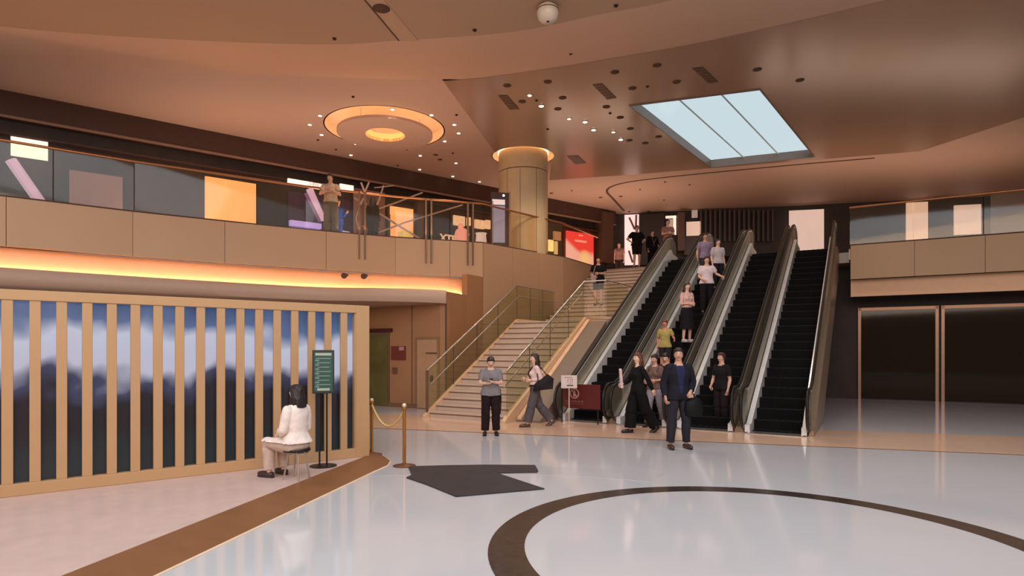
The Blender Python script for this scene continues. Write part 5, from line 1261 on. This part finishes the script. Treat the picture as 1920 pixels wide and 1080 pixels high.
# 13 man in black standing at the stair head, hands on hips
p_ = at_t(1194, 11.7)
human('man in black t-shirt with hands on hips at the stair head', p_, math.radians(8), 1.74, dict(elL=(.36, .06, 1.15), wrL=(.19, -.02, 1.02), elR=(-.38, .05, 1.17), wrR=(-.2, -.02, 1.02)), 'mid', 'short', (22, 16, 16), ('short', (14, 11, 12), .034, .92), ('shorts', (22, 17, 18), .02, .02), (60, 40, 34), build=1.12)
p_ = at_t(1223, 12.4)
r, J, wp = human('person in loose black clothes with pale straps beside the stair head', p_, math.radians(15), 1.62, dict(elL=(.24, -.02, 1.12), wrL=(.2, -.18, 1.05)), 'mid', 'short', (20, 15, 15), ('long', (14, 10, 11), .04, .80), ('long', (16, 12, 13), .03, .05), (40, 30, 28), build=1.15)
q = MB(); q.tube([(-.10, -.16, 1.38), (-.02, -.19, 1.12), (-.02, -.17, .86)], .011, 6); q.tube([(.12, -.16, 1.36), (-.02, -.19, 1.14)], .011, 6); held('bag_strap', 'pale Y shaped straps on the person in loose black clothes', 'strap', q, cloth('pale_strap', (130, 104, 104)), wp)
# 14 man with tote walking down the upper flight
k_ = 3; zst = LZ+(k_+1)*RISE2; tst = LT1+k_*GO2+.16
r_ = (1122-960)/F; w_ = ((-2.133+.509*tst)-r_*(15.72+.861*tst))/(-.861-.509*r_)
r, J, wp = human('man in black t-shirt and shorts with white tote walking down the stair', T(tst, w_, zst+.002), math.radians(-12), 1.70, dict(elL=(.23, .0, 1.13), wrL=(.02, -.2, 1.12), elR=(-.24, .02, 1.12), wrR=(-.12, -.2, 1.02), knL=(.1, -.06, .50), knR=(-.1, -.02, .49)), 'mid', 'short', (22, 15, 15), ('short', (18, 13, 15), .036, .93), ('shorts', (22, 16, 18), .018, .02), (40, 30, 28))
q = MB(); q.box((-.15, -.24, .93), (.16, .05, .26)); q.tube([(-.17, -.24, 1.05), (-.13, -.17, 1.25), (-.10, -.12, 1.40)], .012, 6); held('tote_bag', 'small white tote bag on the man walking down the stair', 'bag', q, cloth('tote_white', (160, 138, 140)), wp)
# 15 person in pale shirt behind the glass
a, D, N = on(LS, 1161, 2.3)
human('person in pale pinkish shirt behind the balcony glass right of the poster', (a.x, a.y, UP), math.radians(-20), 1.68, None, 'mid', 'short', (30, 20, 20), ('short', (140, 104, 96), .022, .88), ('long', (40, 28, 26), .018, .02), (30, 20, 20))
# 16 man leaning on the balcony rail
p_ = Vector(ad(620, 440, 17.95)); p_.z = UP
r, J, wp = human('man in cream shirt and olive trousers leaning on the balcony rail', p_, math.radians(12), 1.80, dict(hiL=(.088, .10, .90), hiR=(-.088, .10, .90), knL=(.10, .08, .49), knR=(-.10, .08, .49), anL=(.11, .12, .085), anR=(-.11, .12, .085), elL=(.26, -.20, 1.12), wrL=(.06, -.27, 1.22), elR=(-.26, -.20, 1.12), wrR=(-.06, -.27, 1.20)), 'mid', 'short', (20, 15, 15), ('short', (186, 160, 132), .026, .95), ('long', (112, 98, 78), .022, .03), (40, 30, 28), lean=(0, -.16), head_pitch=.15, head_yaw=-.3, build=1.06)
# 17 child in blue
p_ = Vector(ad(634, 440, 18.9)); p_.z = UP
human('small child in bright blue coat behind the balcony glass', p_, math.radians(60), 1.30, dict(elL=(.22, -.05, 1.1), wrL=(.22, -.25, 1.2)), 'light', 'short', (60, 50, 60), ('long', (40, 66, 150), .034, .70), ('long', (44, 66, 140), .02, .03), (150, 120, 160), build=1.1)
# 18 person with dark hair by the window display
p_ = Vector(ad(699, 440, 19.9)); p_.z = UP
human('person with long black hair in dark coat by the pale truss rods', p_, math.radians(170), 1.62, None, 'mid', 'long', (18, 12, 12), ('long', (24, 16, 18), .03, .72), ('long', (26, 20, 22), .02, .02), (30, 20, 20), female=True)
# 19 woman in white at the left, seated on a stool before the kiosk
p_ = Vector(((556-960)/F*7.9, 7.9, .08))
st = dict(hiL=(.09, .0, .46), hiR=(-.09, .0, .46), knL=(.12, -.42, .47), knR=(-.12, -.42, .47), anL=(.12, -.40, .085), anR=(-.12, -.40, .085), elL=(.2, -.02, .68), wrL=(.12, -.24, .58), elR=(-.2, -.02, .68), wrR=(-.12, -.24, .58), shL=(.15, .0, .935), shR=(-.15, .0, .935))
r, J, wp = human('dark haired woman in white blouse seated before the kiosk at left', p_, math.radians(-120), 1.62, st, 'light', 'bob', (34, 20, 20), ('three', (232, 214, 204), .03, .93), ('long', (196, 170, 156), .018, .02), (60, 40, 36), female=True)
so = thing('stool', 'small round black stool under the seated woman', 'stool', p_)
MB().lathe(p_, [(.17, .36), (.175, .375), (.17, .395)], 20).build('seat', M_black, so, True)
for a in range(4): MB().tube([p_+V(.10*math.cos(a*PI/2+.5), .10*math.sin(a*PI/2+.5), .36), p_+V(.16*math.cos(a*PI/2+.5), .16*math.sin(a*PI/2+.5), 0)], .011, 6).build('leg', M_steel, so)

# ------------------------------------------------------------------ ordinal labels for look-alike lamps and sprinklers
ORD = ['first', 'second', 'third', 'fourth', 'fifth', 'sixth', 'seventh', 'eighth', 'ninth', 'tenth', 'eleventh', 'twelfth', 'thirteenth', 'fourteenth', 'fifteenth', 'sixteenth', 'seventeenth', 'eighteenth', 'nineteenth', 'twentieth', 'twenty first']
def rank(group, fmt):
    L = [o for o in bpy.data.objects if o.get('group') == group and o.parent is None]
    L.sort(key=lambda o: o.location.x/o.location.y)
    for i, o in enumerate(L): o['label'] = fmt % ORD[i]
rank('lit downlights around the ring cove', 'small lit downlight around the glowing ring cove, %s from the left')
rank('lit downlights in the satin ceiling', 'small lit downlight in the satin ceiling, %s from the left')
rank('unlit downlights in the satin ceiling', 'unlit dark downlight in the satin ceiling, %s from the left')
rank('unlit downlights in the far ceiling', 'unlit dark downlight in the far ceiling, %s from the left')
rank('sprinklers in the satin ceiling', 'tiny dark sprinkler in the satin ceiling, %s from the left')
rank('sprinklers in the near ceiling', 'tiny dark sprinkler in the near taupe ceiling, %s from the left')
rank('sprinklers in the band ceiling', 'tiny dark sprinkler beside a downlight in the curved band, %s from the left')
rank('sprinklers in the main ceiling', 'tiny dark sprinkler in the main ceiling, %s from the left')
for o in bpy.data.objects:
    if o.parent is None and o.get('label') and not o.get('category') and o.get('kind') is None: o['category'] = 'ceiling light'
    if '_px' in o: del o['_px']
    if '_S' in o: del o['_S']

# parts of parts: prints on boards, fittings on door leaves
def kid(root, nm): return [c for c in root.children if c.name.split('.')[0] == nm]
for root, par, subs in ((brd, 'board', ('no_entry_symbol', 'caption')), (wsg, 'panel', ('print', 'print_bar')), (gs, 'frame', ('board', 'header_strip', 'print_lines')), (d1, 'door_leaf', ('door_closer', 'door_handle')), (to, 'housing', ('screen', 'header_screen', 'edge_strip', 'lamp')), (po, 'frame', ('poster', 'print_line'))):
    P_ = kid(root, par)[0]
    for sn_ in subs:
        for c in kid(root, sn_): nest(c, P_)
